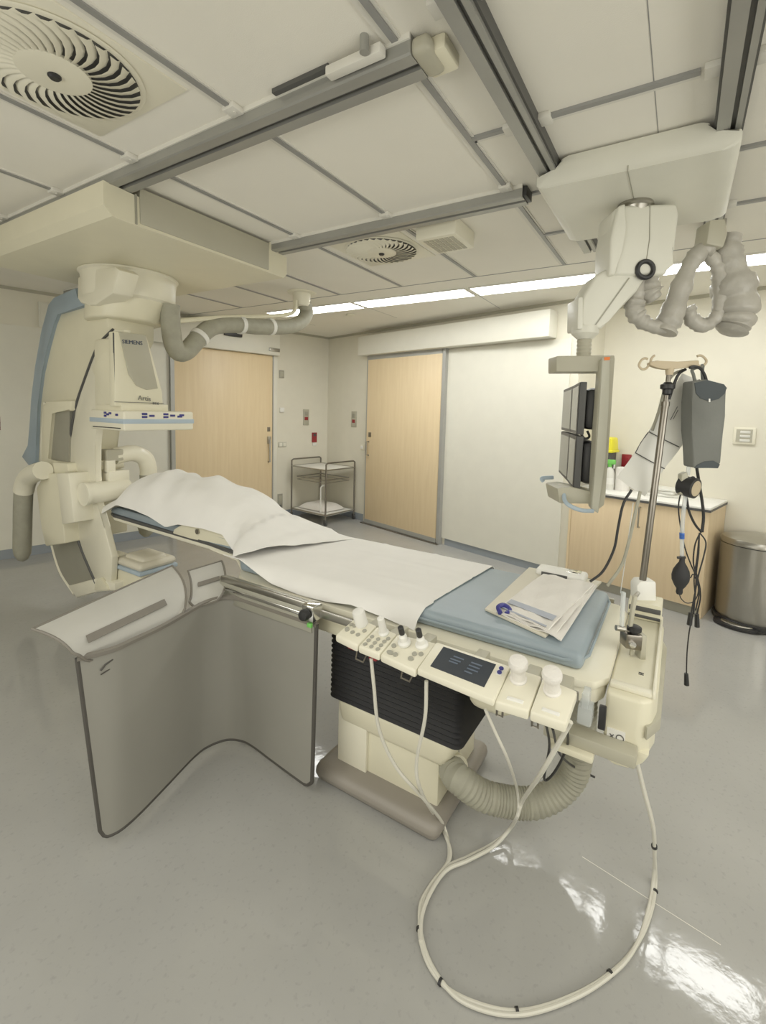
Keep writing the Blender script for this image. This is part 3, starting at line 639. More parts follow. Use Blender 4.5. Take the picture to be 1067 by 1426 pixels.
for Q, lab in ((QJ, 'cream joystick box with a plastic-wrapped grip, right beside the touch screen'), (QK, 'cream joystick box with a plastic-wrapped grip, rightmost on the table rail')):
    tJ, U = module('joystick_module', lab, Q, th=.028, group='joystick boxes on the table rail')
    knob(U, .38, .70, [(.023, 0), (.024, .006), (.020, .010), (.0195, .035), (.021, .042), (.026, .050), (.027, .062), (.024, .070), (.012, .073)], tJ, m='cloth', name='joystick')
    part('palm_ridge', MB().hexa([onq(U, a, b2, .004) for a, b2 in ((.3, .13), (.75, .13), (.75, .19), (.3, .19))], [onq(U, a, b2, -.001) for a, b2 in ((.27, .11), (.78, .11), (.78, .21), (.27, .21))], .001), 'whitep', tJ)
    part('hanging_hook', MB().tube([onq(U, .05, .05, -.025), onq(U, .05, .0, -.05), onq(U, .22, .0, -.05), onq(U, .22, .05, -.025)], .0035, 6), 'steeld', tJ)

# ------------------------------------------------------------------ lead shield hanging from the rail
s_ = thing('radiation_shield', 'grey hanging lead-rubber shield with two pale top flaps beside the table', 'radiation shield', (1.38, 1.6, .02))
pl = [(1.375, 1.185), (1.385, 1.30), (1.40, 1.45), (1.412, 1.56), (1.41, 1.64), (1.375, 1.71), (1.30, 1.745), (1.22, 1.742), (1.06, 1.695), (.92, 1.655), (.84, 1.645), (.79, 1.668)]
pt = [(1.40, 1.195), (1.40, 1.30), (1.40, 1.45), (1.40, 1.56), (1.398, 1.65), (1.375, 1.71), (1.31, 1.735), (1.23, 1.728), (1.06, 1.68), (.92, 1.66), (.84, 1.655), (.745, 1.69)]
B0 = catmull([(x, y, .045) for x, y in pl], 5); B1 = catmull([(x, y, .735) for x, y in pt], 5)
N = len(B0)
def zbot(i):
    f = i/(N-1); e = min(f, 1-f)
    return .03*max(0, 1-e/.035)**2
rows = [[B0[i].lerp(B1[i], v/16)+Vector((0, 0, zbot(i)*(1-v/16))) for i in range(N)] for v in range(17)]
part('curtain', MB().slab(rows, .006), 'shield', s_, smooth=60, label='dark grey lead-rubber curtain reaching almost to the floor')
edge = [r[0] for r in rows[::-1]]+rows[0]+[r[-1] for r in rows]
part('binding', MB().tube(edge, .0085, 8), 'trim', s_)
part('top_seam', MB().tube([p+Vector((-.003, -.003, 0)) for p in rows[-1]], .012, 6), 'slot', s_)
# printed mark in the corner
part('printed_mark', MB().tube([(.80, 1.654, .675), (.815, 1.653, .69), (.84, 1.65, .70)], .0035, 5).tube([(.80, 1.654, .66), (.83, 1.652, .668)], .0025, 5), 'trim', s_)
def flap(bl, br, tl, tr, slot, label, lean, rise):
    BL, BR, TL, TR = (Vector(p) for p in (bl, br, tl, tr)); rows = []
    nx, ny = 26, 14
    for j in range(ny+1):
        t = j/ny; row = []
        for i in range(nx+1):
            s = i/nx
            p = BL.lerp(BR, s).lerp(TL.lerp(TR, s), t)
            p = p+Vector((0, -lean, rise))*math.sin(PI*t)
            cor = .0
            e = min(s, 1-s)*(BL-BR).length
            if e < .04 and t < .25: p = p+Vector((0, 0, (1-e/.04)**2*.035*(1-t/.25)))
            row.append(p)
        rows.append(row)
    f = part('flap', MB().slab(rows, .005), 'flap', s_, smooth=70, label=label)
    rim = rows[0]+[r[-1] for r in rows[1:]]+rows[-1][::-1]+[r[0] for r in rows[::-1][1:]]
    part('flap_binding', MB().tube(rim, .005, 6, closed=True), 'slot', f)
    a, b2, c0 = slot
    pts = []
    for k in range(9):
        s = lerp(a, b2, k/8); i = s*nx; i0 = int(i); jj = c0*ny; j0 = int(jj)
        r0 = Vector(rows[j0][i0]).lerp(Vector(rows[j0][min(nx, i0+1)]), i-i0); pts.append(r0)
    n_ = (Vector(rows[5][8])-Vector(rows[3][8])).cross(Vector(rows[4][9])-Vector(rows[4][7])).normalized()
    if n_.y > 0: n_ = -n_
    d_ = (Vector(rows[int(c0*ny)+2][12])-Vector(rows[int(c0*ny)][12])).normalized()*.016
    part('slot', MB().slab([[p-d_+n_*.005 for p in pts], [p+d_+n_*.005 for p in pts]], .002), 'slot', f)
    return f
flap((0.743, 1.668, 0.715), (1.161, 1.704, 0.725), (0.669, 1.823, 0.83), (1.322, 2.035, 0.83), (.12, .78, .42), 'large pale flap bent away along the top of the shield', .045, .03)
flap((1.203, 1.735, 0.73), (1.353, 1.704, 0.735), (1.348, 1.951, 0.815), (1.538, 1.948, 0.815), (.18, .82, .5), 'small pale flap beside the rail bracket', .02, .015)
br = part('mounting_bracket', MB().hexa([(1.398, 1.23, .80), (1.45, 1.22, .80), (1.45, 1.80, .80), (1.398, 1.79, .80)], [(1.385, 1.21, .70), (1.41, 1.21, .70), (1.41, 1.76, .70), (1.385, 1.76, .70)], .003), 'track', s_, label='long metal bracket clamped to the table rail')
part('bracket_bar', MB().box(1.395, 1.412, 1.20, 1.78, .785, .815, .005), 'steel', br)
part('bracket_slot', MB().box(1.388, 1.398, 1.24, 1.74, .756, .772, .003), 'chrome', br)
part('clamp_block', MB().box(1.365, 1.425, 1.185, 1.245, .755, .822, .006), 'chrome', br)
part('clamp_knob', MB().lathe([(.012, 0), (.022, .004), (.024, .02), (.020, .03), (.008, .032)], (1.365, 1.215, .788), axis=(-1, 0, 0), seg=14), 'black', br)
part('green_tag', MB().box(1.36, 1.372, 1.19, 1.212, .735, .752, .002), 'green', br)

# ------------------------------------------------------------------ loose cables from the control modules
def cable(name, label, pts, r=.0058, m='cable', cat='cable', group='cream control cables looped on the floor', ties=()):
    P = catmull(pts, 8)
    if ties:
        t = thing(name, label, cat, (pts[-1][0], pts[-1][1], 0), group)
        part('sheath', MB().tube(P, r, 8), m, t)
        for q in ties:
            i = int(q*(len(P)-2)); A = P[i]; d_ = (P[i+1]-P[i]).normalized()
            part('cable_tie', MB().cyl(A-d_*.004, A+d_*.004, r*1.7, seg=10), 'black', t)
        return t
    return obj(name, MB().tube(P, r, 8), m, base=(pts[0][0], pts[0][1], 0), label=label, cat=cat, group=group)
loop = [(1.441, 0.598, 0.009), (1.334, 0.607, 0.009), (1.243, 0.601, 0.009), (1.161, 0.564, 0.009), (1.103, 0.493, 0.009), (1.093, 0.4, 0.009), (1.146, 0.261, 0.009), (1.271, 0.134, 0.009), (1.411, 0.04, 0.009), (1.533, -0.009, 0.009), (1.648, -0.033, 0.009), (1.756, -0.039, 0.009)]
loop2 = [(1.442, 0.593, 0.011), (1.319, 0.608, 0.011), (1.234, 0.604, 0.011), (1.148, 0.545, 0.011), (1.098, 0.468, 0.011), (1.086, 0.38, 0.011), (1.137, 0.258, 0.011), (1.258, 0.136, 0.011), (1.397, 0.043, 0.011), (1.509, -0.001, 0.011), (1.632, -0.023, 0.011), (1.744, -0.032, 0.011)]
tailr = [(1.72, -0.028, 0.142), (1.67, -0.015, 0.275), (1.64, 0.019, 0.407), (1.62, 0.054, 0.541)]
cable('cable', 'black-tied cream cable from the second keypad round the floor loop to the foot housing', [(1.215, 0.804, 0.798), (1.22, 0.794, 0.705), (1.24, 0.782, 0.548), (1.27, 0.729, 0.416), (1.32, 0.648, 0.305)]+[(1.531, 0.661, 0.03)]+loop+tailr, ties=(.42, .50, .58, .66, .80, .88))
cable('cable', 'cream cable hanging from under the touch screen edge into the floor loop', [(1.2, 0.594, 0.8), (1.21, 0.599, 0.674), (1.24, 0.638, 0.492), (1.28, 0.64, 0.369)]+[(1.547, 0.706, 0.03), (1.512, 0.643, 0.011)]+loop2+[(q[0]+.012, q[1], q[2]) for q in tailr])
join = [(1.656, 0.434, 0.05), (1.596, 0.479, 0.01), (1.486, 0.542, 0.01), (1.402, 0.594, 0.01), (1.303, 0.6, 0.01)]
cable('cable', 'thin cream cable hanging straight under the joystick box by the touch screen', [(1.2, 0.408, 0.779), (1.21, 0.379, 0.717), (1.25, 0.35, 0.618)]+[(1.542, 0.396, 0.297), (1.546, 0.389, 0.221)]+join, r=.0045)
cable('cable', 'thick cream cable slanting down from the rightmost joystick box', [(1.22, 0.187, 0.818), (1.24, 0.221, 0.722), (1.29, 0.27, 0.583)]+[(1.539, 0.374, 0.269), (1.527, 0.387, 0.21), (1.631, 0.435, 0.06)]+[(1.57, 0.475, 0.016), (1.465, 0.534, 0.016), (1.39, 0.583, 0.016), (1.294, 0.595, 0.016), (1.213, 0.585, 0.016), (1.148, 0.555, 0.016)], r=.0065)
def bcable(label, pts, r=.005, group='thin black leads hanging below the joystick boxes'):
    return cable('cable', label, pts, r, 'black', group=group)
bcable('thin black lead looping down below the rightmost joystick box', [(1.3, 0.265, 0.741), (1.42, 0.274, 0.586), (1.5, 0.299, 0.412), (1.5, 0.269, 0.45), (1.45, 0.228, 0.587), (1.35, 0.216, 0.721)], .004)
bcable('thin black lead trailing toward the corrugated hose below the joystick boxes', [(1.3, 0.245, 0.728), (1.5, 0.256, 0.519), (1.7, 0.238, 0.347), (1.78, 0.179, 0.28)], .004)

# ------------------------------------------------------------------ monitor boom on its ceiling carriage
NV = Vector((0.85244, 0.52282, 0)); SV = Vector((NV.y, -NV.x, 0))   # depth and side directions of the boom
def vprism(mb, pts, d0, d1, bev=0, seg=2):
    return mb.hexa([Vector(p)+NV*d0 for p in pts], [Vector(p)+NV*d1 for p in pts], bev, seg)
HB = (2.491, 0.255, 2.58)
t = thing('monitor_boom', 'cream ceiling carriage and arm carrying four dark monitors in a grey frame', 'monitor boom', (2.49, .255, 2.58))
part('carriage', MB().prism([(-.11, 2.645), (-.11, 2.60), (-.09, 2.585), (-.05, 2.58), (.57, 2.58), (.605, 2.585), (.62, 2.60), (.62, 2.645), (.53, 2.645), (.52, 2.69), (.49, 2.70), (.02, 2.70), (-.01, 2.69), (-.02, 2.645)], 'x', 2.145, 2.85, .012), 'ivory', t, label='broad cream carriage hanging from two ceiling rails')
part('carriage_seam', MB().box(2.142, 2.5, .2545, .2575, 2.577, 2.60), 'track', t)
part('pivot_collar', MB().lathe([(.075, 0), (.078, -.012), (.066, -.02), (.06, -.04)], (HB[0]+.0, HB[1], 2.58), seg=28), 'steel', t)
a_ = part('arm_cover', vprism(MB(), [(2.425, 0.362, 2.529), (2.445, 0.33, 2.552), (2.574, 0.119, 2.568), (2.582, 0.107, 2.521), (2.579, 0.111, 2.374), (2.567, 0.131, 2.302), (2.564, 0.137, 2.253), (2.436, 0.345, 2.243), (2.423, 0.365, 2.394)], -.06, .10, .018, 3), 'ivory', t)
part('cover_edge', vprism(MB(), [(2.422, 0.367, 2.239), (2.42, 0.371, 2.401), (2.432, 0.351, 2.539), (2.45, 0.321, 2.556), (2.454, 0.315, 2.451), (2.45, 0.323, 2.348), (2.439, 0.339, 2.243)], -.075, .09, .012, 3), 'ivory', a_)
part('cover_seam', vprism(MB(), [(2.509, 0.225, 2.556), (2.511, 0.223, 2.556), (2.516, 0.214, 2.406), (2.512, 0.221, 2.312), (2.51, 0.223, 2.312), (2.514, 0.217, 2.406)], -.062, -.058), 'track', a_)
cp = Vector((2.51, 0.224, 2.273))
part('cable_opening', MB().tube([cp-NV*.062+SV*(.036*math.cos(k*PI/12))+Vector((0, 0, .036*math.sin(k*PI/12))) for k in range(24)], .011, 8, closed=True), 'black', a_)
part('spring_arm', vprism(MB(), [(2.424, 0.364, 2.278), (2.396, 0.411, 2.244), (2.369, 0.454, 2.148), (2.364, 0.462, 2.039), (2.374, 0.446, 2.009), (2.42, 0.371, 2.005), (2.436, 0.344, 2.046), (2.498, 0.243, 2.178), (2.518, 0.211, 2.247)], -.05, .09, .015, 3), 'ivory', t)
part('arm_seam', vprism(MB(), [(2.475, 0.282, 2.239), (2.477, 0.277, 2.237), (2.405, 0.395, 2.024), (2.402, 0.401, 2.024)], -.053, -.048), 'track', t)
part('arm_end_plate', vprism(MB(), [(2.357, 0.474, 2.144), (2.369, 0.454, 2.148), (2.374, 0.446, 2.003), (2.36, 0.469, 2.002)], -.055, .08, .006), 'ivory', t)
kp = Vector((2.39, 0.42, 2.01))
part('knuckle', MB().lathe([(.062, .01), (.060, -.02), (.045, -.035), (.034, -.045)], kp, seg=26), 'ivory', t)
rb = [(.032, -.03)]
for i in range(8): rb += [(.031, -.045-i*.018), (.034, -.054-i*.018)]
rb.append((.036, -.19))
part('drop_pole', MB().lathe(rb[::1], kp, seg=22), 'greige', t)
fr = part('top_bar', vprism(MB(), [(2.314, 0.543, 1.879), (2.456, 0.312, 1.89), (2.457, 0.311, 1.83), (2.45, 0.321, 1.813), (2.316, 0.54, 1.805)], -.05, .07, .006), 'greige', t)
part('release_pin', MB().cyl(Vector((2.455, 0.313, 1.867)), Vector((2.464, 0.299, 1.871)), .006, seg=8), 'black', fr)
part('frame_column', vprism(MB(), [(2.418, 0.374, 1.865), (2.453, 0.317, 1.88), (2.451, 0.32, 1.792), (2.451, 0.319, 1.536), (2.452, 0.318, 1.221), (2.452, 0.319, 1.186), (2.432, 0.35, 1.156), (2.421, 0.369, 1.173), (2.421, 0.369, 1.265), (2.419, 0.372, 1.534)], -.07, -.02, .008), 'greige', t)
part('column_face', vprism(MB(), [(2.42, 0.372, 1.872), (2.439, 0.34, 1.876), (2.442, 0.334, 1.639), (2.444, 0.332, 1.397), (2.436, 0.344, 1.149), (2.419, 0.372, 1.166), (2.421, 0.37, 1.283), (2.421, 0.369, 1.534)], -.078, -.06, .004), 'putty', t)
part('orange_tape', vprism(MB(), [(2.424, 0.365, 1.875), (2.437, 0.343, 1.877), (2.437, 0.343, 1.863), (2.424, 0.364, 1.861)], -.0805, -.077), 'orange', t)
part('bottom_bar', vprism(MB(), [(2.337, 0.505, 1.257), (2.37, 0.452, 1.266), (2.455, 0.313, 1.236), (2.457, 0.31, 1.186), (2.347, 0.49, 1.183)], -.04, .14, .008), 'greige', t)
part('grab_handle', MB().tube([Vector(p)-NV*d for p, d in zip([(2.357, 0.474, 1.23), (2.354, 0.479, 1.201), (2.362, 0.466, 1.184), (2.386, 0.426, 1.168), (2.419, 0.372, 1.162)], (.03, .07, .10, .11, .09))], .010, 10, n=5), 'lightblue', t)
part('grab_handle', MB().tube([Vector(p)+NV*.2 for p in [(2.343, 0.496, 1.254), (2.339, 0.503, 1.271), (2.37, 0.453, 1.277)]], .010, 10, n=5), 'lightblue', t)
A = Vector((2.363, 0.42, 1.767)); Bm = Vector((2.654, 0.506, 1.758)); Cm = Vector((3.052, 0.636, 1.759))
def monitor(P, Q, z0, z1):
    P = Vector((P.x, P.y, 0)); Q = Vector((Q.x, Q.y, 0)); w_ = (Q-P).normalized(); n_ = Vector((-w_.y, w_.x, 0))
    if n_.y < 0: n_ = -n_
    L_ = (Q-P).length
    def bx(a0, a1, d0, d1, c0, c1, bev=.0):
        mtx = Matrix(((w_.x, n_.x, 0, P.x), (w_.y, n_.y, 0, P.y), (0, 0, 1, 0), (0, 0, 0, 1)))
        return MB().box(a0, a1, d0, d1, c0, c1, bev, 2, mtx)
    m_ = part('monitor', bx(.003, L_-.003, -.03, 0, z0, z1, .004), 'dark', t, label='dark monitor seen nearly edge-on')
    part('bezel', bx(.005, L_-.005, -.002, .003, z0+.002, z1-.002), 'black', m_)
    part('screen', bx(.022, L_-.022, .002, .005, z0+.018, z1-.018), 'lcd', m_)
    part('rear_shell', bx(.03, L_-.05, -.11, -.028, z0+.025, z1-.025, .03), 'black', m_)
    part('mount_plate', bx(L_*.4, L_*.6, -.14, -.10, (z0+z1)/2-.05, (z0+z1)/2+.05, .004), 'black', m_)
for z0, z1 in ((1.515, 1.765), (1.25, 1.508)):
    dz = .0
    monitor(A, Bm, z0, z1); monitor(Bm, Cm, z0, z1)
part('signal_lead', MB().tube([Vector(p)+NV*.0 for p in [(2.396, 0.41, 1.519), (2.408, 0.391, 1.496), (2.418, 0.374, 1.507), (2.412, 0.384, 1.534)]], .006, 6, n=5), 'black', t)

# plastic-wrapped tubing hanging from the ceiling beside the boom
WB = (3.0, -0.122, 2.58)
t = thing('wrapped_tubing', 'loops of tubing wrapped in milky plastic hanging from the right monitor carriage', 'wrapped tubing', (2.72, -.09, 2.4))
part('hanger', vprism(MB(), [(2.657, -0.016, 2.503), (2.693, -0.075, 2.511), (2.703, -0.091, 2.448), (2.696, -0.079, 2.383), (2.653, -0.01, 2.397)], -.05, .05, .01), 'greige', t)
part('hanger_arm', vprism(MB(), [(2.7, -0.085, 2.524), (2.708, -0.099, 2.525), (2.707, -0.097, 2.442), (2.701, -0.088, 2.416)], -.02, .02, .003), 'steel', t)
def wrap(pts, rr, seg=14, seed=0):
    random.seed(seed); P = catmull([Vector(p) for p in pts], 7); ks = [random.uniform(-.14, .14) for _ in range(len(P))]
    return MB().tube(P, lambda q: interp(rr, q)*(1+ks[min(len(P)-1, int(q*(len(P)-1)+.5))]), seg)
part('plastic_sleeve', wrap([(2.512, 0.224, 2.27), (2.511, 0.226, 2.179), (2.51, 0.227, 2.106), (2.53, 0.195, 2.058), (2.563, 0.142, 2.033), (2.591, 0.095, 2.035)], [(0, .035), (.35, .045), (.7, .032), (1, .035)], seed=1), 'wrap', t, smooth=60)
part('plastic_sleeve', wrap([(2.538, 0.178, 2.271), (2.541, 0.173, 2.196), (2.555, 0.15, 2.155)], [(0, .03), (.5, .06), (1, .03)], seed=7), 'wrap', t, smooth=60)
part('plastic_sleeve', wrap([(2.588, 0.102, 2.008), (2.603, 0.079, 2.085), (2.619, 0.053, 2.201), (2.636, 0.024, 2.31), (2.661, -0.017, 2.382), (2.685, -0.055, 2.4)], [(0, .05), (.2, .055), (.5, .04), (.8, .04), (1, .04)], seed=2), 'wrap', t, smooth=60)
part('plastic_sleeve', wrap([(2.691, -0.043, 2.381), (2.721, -0.091, 2.317), (2.733, -0.111, 2.21), (2.733, -0.11, 2.107), (2.702, -0.06, 2.049), (2.67, -0.009, 2.071), (2.653, 0.019, 2.13)], [(0, .03), (.3, .035), (.6, .03), (1, .035)], seed=3), 'wrap', t, smooth=60)
part('plastic_sleeve', wrap([(2.753, -0.131, 2.464), (2.75, -0.126, 2.392), (2.764, -0.149, 2.279), (2.78, -0.176, 2.164), (2.78, -0.175, 2.064), (2.772, -0.162, 2.017)], [(0, .05), (.2, .055), (.5, .09), (.8, .085), (.95, .06), (1, .05)], seg=18, seed=4), 'wrap', t, smooth=60)

# ------------------------------------------------------------------ drip stand clamped to the foot of the table
IB = (2.19, .075, .85)
t = thing('drip_stand', 'steel drip pole with a tan hook bar clamped to the foot of the table', 'drip stand', (2.19, .075, .80))
def I(p, d=0.0): return Vector(p)+NV*d
b0, b1, b2, b3 = [(2.179, 0.093, 0.874), (2.191, 0.073, 1.257), (2.198, 0.062, 1.663), (2.201, 0.058, 1.784)]
part('pole', MB().cyl(b0, b2, .0135, seg=18), 'steeld', t)
part('inner_pole', MB().cyl(b2, b3, .0095, seg=16).cyl(Vector(b2)-Vector((0, 0, .01)), Vector(b2)+Vector((0, 0, .008)), .016, seg=16), 'steeld', t)
part('height_knob', MB().lathe([(.012, -.03), (.018, -.025), (.018, -.008), (.027, -.004), (.027, .012), (.018, .016), (.014, .022)], (2.2, 0.059, 1.727), seg=12), 'black', t)
part('hook_bar', vprism(MB(), [(2.155, 0.132, 1.824), (2.17, 0.108, 1.833), (2.177, 0.095, 1.831), (2.211, 0.041, 1.83), (2.257, -0.034, 1.838), (2.259, -0.037, 1.813), (2.212, 0.039, 1.802), (2.189, 0.076, 1.798), (2.173, 0.103, 1.802), (2.156, 0.131, 1.813)], -.014, .014, .004), 'tan', t)
part('bar_socket', MB().cyl((2.201, 0.057, 1.804), (2.201, 0.057, 1.778), .017, .013, seg=16), 'tan', t)
for pts in ([(2.158, 0.127, 1.819), (2.152, 0.138, 1.801), (2.143, 0.152, 1.798), (2.136, 0.163, 1.812), (2.14, 0.157, 1.832), (2.147, 0.145, 1.841), (2.153, 0.135, 1.838)], [(2.16, 0.124, 1.824), (2.161, 0.123, 1.839), (2.165, 0.116, 1.85), (2.167, 0.112, 1.853)], [(2.256, -0.032, 1.827), (2.264, -0.046, 1.816), (2.273, -0.06, 1.822), (2.277, -0.066, 1.836), (2.271, -0.058, 1.85), (2.263, -0.045, 1.858), (2.256, -0.033, 1.855)]):
    part('hook', MB().tube(pts, .0048, 8, n=5), 'tan', t)
part('pole_clamp', vprism(MB(), [(2.163, 0.119, 0.91), (2.17, 0.107, 0.929), (2.205, 0.051, 0.928), (2.209, 0.043, 0.823), (2.179, 0.092, 0.821), (2.166, 0.114, 0.839)], -.02, .04, .008), 'whitep', t)
CB = (2.085, .02, .85)
part('clamp_bar', vprism(MB(), [(1.75, 0.133, 1.006), (1.756, 0.123, 1.006), (1.757, 0.121, 0.883), (1.752, 0.13, 0.883)], -.008, .008, .003), 'clear', t)
part('clamp_bar', vprism(MB(), [(1.771, 0.099, 0.992), (1.777, 0.088, 0.995), (1.773, 0.096, 0.884), (1.766, 0.106, 0.884)], -.008, .008, .003), 'greige', t)
part('clamp_arm', MB().tube([(1.774, 0.094, 0.987), (2.125, 0.101, 0.887)], .008, 8), 'steel', t)
k_ = part('rail_clamp', vprism(MB(), [(1.759, 0.118, 0.863), (1.79, 0.067, 0.859), (1.793, 0.063, 0.802), (1.76, 0.117, 0.811)], -.02, .03, .005), 'steeld', t)
part('clamp_jaw', vprism(MB(), [(1.786, 0.073, 0.862), (1.796, 0.058, 0.86), (1.798, 0.055, 0.75), (1.787, 0.072, 0.755)], -.02, .02, .003), 'greige', k_)
part('clamp_knob', MB().lathe([(.012, -.015), (.014, 0), (.024, .004), (.024, .016), (.018, .02)], (1.777, 0.088, 0.866), seg=12), 'black', k_)
part('clamp_screw', MB().cyl((1.744, 0.142, 0.877), (1.76, 0.116, 0.873), .010, seg=12), 'steel', k_)
q_ = Vector((1.768, 0.103, 0.832))
part('clamp_bolt', MB().cyl(q_-NV*.034, q_-NV*.018, .011, seg=12), 'chrome', k_)
part('clamp_pin', MB().cyl((1.776, 0.091, 0.806), (1.775, 0.091, 0.78), .006, seg=10), 'greige', k_)

g = thing('pressure_bag', 'dark grey pressure infusion cuff hanging from the right hook of the drip stand', 'pressure bag', (2.279, -0.071, 1.587))
bag = [(2.238, -0.004, 1.752), (2.266, -0.05, 1.762), (2.305, -0.113, 1.744), (2.31, -0.121, 1.73), (2.311, -0.123, 1.618), (2.313, -0.125, 1.433), (2.306, -0.114, 1.412), (2.283, -0.076, 1.414), (2.255, -0.032, 1.409), (2.246, -0.016, 1.556), (2.241, -0.008, 1.671)]
part('cuff', vprism(MB(), bag, -.04, .03, .028, 5), 'bag', g, smooth=60)
part('mesh_window', vprism(MB(), [(2.242, -0.009, 1.746), (2.267, -0.05, 1.759), (2.302, -0.108, 1.744), (2.309, -0.119, 1.73), (2.305, -0.113, 1.707), (2.294, -0.095, 1.686), (2.275, -0.064, 1.676), (2.256, -0.033, 1.687), (2.246, -0.017, 1.706)], -.0435, -.0395, .001), 'bagd', g)
part('lower_flap', vprism(MB(), [(2.257, -0.034, 1.409), (2.262, -0.043, 1.422), (2.277, -0.067, 1.437), (2.295, -0.097, 1.441), (2.31, -0.12, 1.427), (2.306, -0.114, 1.411), (2.288, -0.084, 1.411)], -.0435, -.0395, .001), 'bagd', g)
part('hanging_strap', MB().tube([(2.256, -0.033, 1.753), (2.252, -0.026, 1.781), (2.248, -0.02, 1.801), (2.263, -0.043, 1.813), (2.27, -0.055, 1.819), (2.27, -0.055, 1.793), (2.273, -0.06, 1.757)], .006, 8, n=5), 'bag', g)
part('rubber_loop', MB().tube([I(p, -.02) for p in [(2.236, 0.0, 1.806), (2.246, -0.016, 1.812), (2.258, -0.037, 1.804), (2.269, -0.053, 1.779), (2.273, -0.06, 1.759)]], .006, 8, n=5), 'black', g)
part('white_tag', vprism(MB(), [(2.273, -0.06, 1.686), (2.276, -0.065, 1.686), (2.277, -0.066, 1.673), (2.274, -0.061, 1.673)], -.046, -.043), 'whitep', g)
part('tube_outlet', MB().cyl((2.258, -0.037, 1.41), (2.258, -0.037, 1.374), .008, seg=10), 'clear', g)

s_ = thing('document_sleeve', 'long pale plastic sleeve hanging slantwise behind the pressure cuff', 'plastic sleeve', (2.223, 0.022, 1.554))
rows = []
lf = catmull([(2.245, -0.015, 1.792), (2.213, 0.037, 1.67), (2.181, 0.089, 1.544), (2.151, 0.138, 1.442), (2.121, 0.188, 1.351)], 5); rg = catmull([(2.323, -0.142, 1.745), (2.289, -0.086, 1.616), (2.256, -0.033, 1.486), (2.224, 0.02, 1.393), (2.186, 0.082, 1.272)], 5)
for i in range(len(lf)): rows.append([I(lf[i].lerp(rg[i], j/6), .055+.012*math.sin(j/6*PI)) for j in range(7)])
part('sheet', MB().slab(rows, .0015), 'paper', s_, smooth=70)
for a, b in [((2.183, 0.086, 1.546), (2.252, -0.026, 1.486)), ((2.157, 0.129, 1.457), (2.224, 0.02, 1.393)), ((2.281, -0.074, 1.767), (2.323, -0.142, 1.742)), ((2.181, 0.089, 1.544), (2.157, 0.129, 1.457))]:
    part('dark_edge', MB().tube([I(a, .052), I(Vector(a).lerp(Vector(b), .5), .058), I(b, .052)], .0022, 5), 'dark', s_)
part('printed_lines', MB().tube([I(p, .05) for p in [(2.227, 0.015, 1.598), (2.24, -0.006, 1.654)]], .0014, 5).tube([I(p, .05) for p in [(2.233, 0.005, 1.602), (2.242, -0.009, 1.64)]], .0014, 5), 'dark', s_)

g = thing('pressure_gauge', 'round black pressure gauge with a brass-coloured dial below the grey cuff', 'gauge', (2.267, -0.05, 1.327))
gc = Vector((2.243, -0.055, 1.327)); ga_ = (-NV+SV*.55-Vector((0, 0, .12))).normalized()
part('case', MB().lathe([(.030, -.05), (.040, -.045), (.042, 0), (.042, .014), (.034, .016)], gc, axis=ga_, seg=26), 'black', g)
part('dial', MB().lathe([(.032, .0165), (.031, .0175)], gc, axis=ga_, seg=26), 'tan', g)
part('needle', MB().cyl(gc+ga_*.0185-SV*.006, gc+ga_*.0185+Vector((0, 0, .018)), .0012, seg=6), 'black', g)
part('hook_ring', MB().tube([gc+Vector((0, 0, .03))+SV*a+Vector((0, 0, b)) for a, b in ((-.012, 0), (-.008, .012), (.004, .014), (.01, .002))], .0025, 6, n=4), 'black', g)
part('valve_block', vprism(MB(), [(2.24, -0.006, 1.379), (2.25, -0.023, 1.391), (2.256, -0.033, 1.356), (2.257, -0.035, 1.296), (2.24, -0.007, 1.296)], -.02, .01, .004), 'greige', g)

b_ = thing('inflation_bulb', 'black rubber squeeze bulb hanging below the pressure gauge', 'bulb', (2.262, -0.043, 0.95))
bc = (2.262, -0.043, 0.95)
part('bulb', MB().lathe([(.010, -.078), (.013, -.07), (.012, -.055), (.022, -.04), (.032, -.018), (.034, .002), (.030, .025), (.020, .045), (.011, .06), (.010, .075)], bc, seg=24), 'blackr', b_, smooth=60)
part('release_valve', MB().cyl((bc[0], bc[1], bc[2]+.072), (bc[0], bc[1], bc[2]+.086), .009, seg=10).tube([Vector(bc)+SV*-.02+Vector((0, 0, .078)), Vector(bc)+SV*.012+Vector((0, 0, .08))], .006, 8), 'black', b_)
part('clear_tube', MB().tube([(2.257, -0.035, 1.296), (2.256, -0.033, 1.215), (2.257, -0.035, 1.125), (2.262, -0.042, 1.024)], .008, 8, n=5), 'clear', b_)
part('stopcock', MB().box(-.014, .014, -.006, .006, -.004, .004, .002, 2, Matrix.Translation(Vector((2.258, -0.035, 1.122))-NV*.004)).cyl(Vector((2.257, -0.034, 1.134)), Vector((2.258, -0.036, 1.109)), .010, seg=10), 'bluep', b_)
G2 = 'leads and tubes hanging around the drip stand'
def lead(label, pts, r, m='black', cat='lead', clip=None):
    o = obj('lead', MB().tube(catmull([Vector(p) for p in pts], 6), r, 7), m, base=pts[0], label=label, cat=cat, group=G2)
    if clip: part('clip', MB().cyl(clip[0], clip[1], .008, .010, seg=8), 'black', o)
    return o
lead('black tube running from the bottom of the grey cuff down past the gauge', [(2.302, -0.065, 1.411), (2.312, -0.081, 1.334), (2.321, -0.097, 1.259), (2.327, -0.106, 1.198), (2.327, -0.106, 1.134)], .006)
lead('black tube from behind the gauge joining the coiled leads', [(2.286, -0.038, 1.287), (2.295, -0.053, 1.221), (2.31, -0.078, 1.167), (2.326, -0.104, 1.134)], .005)
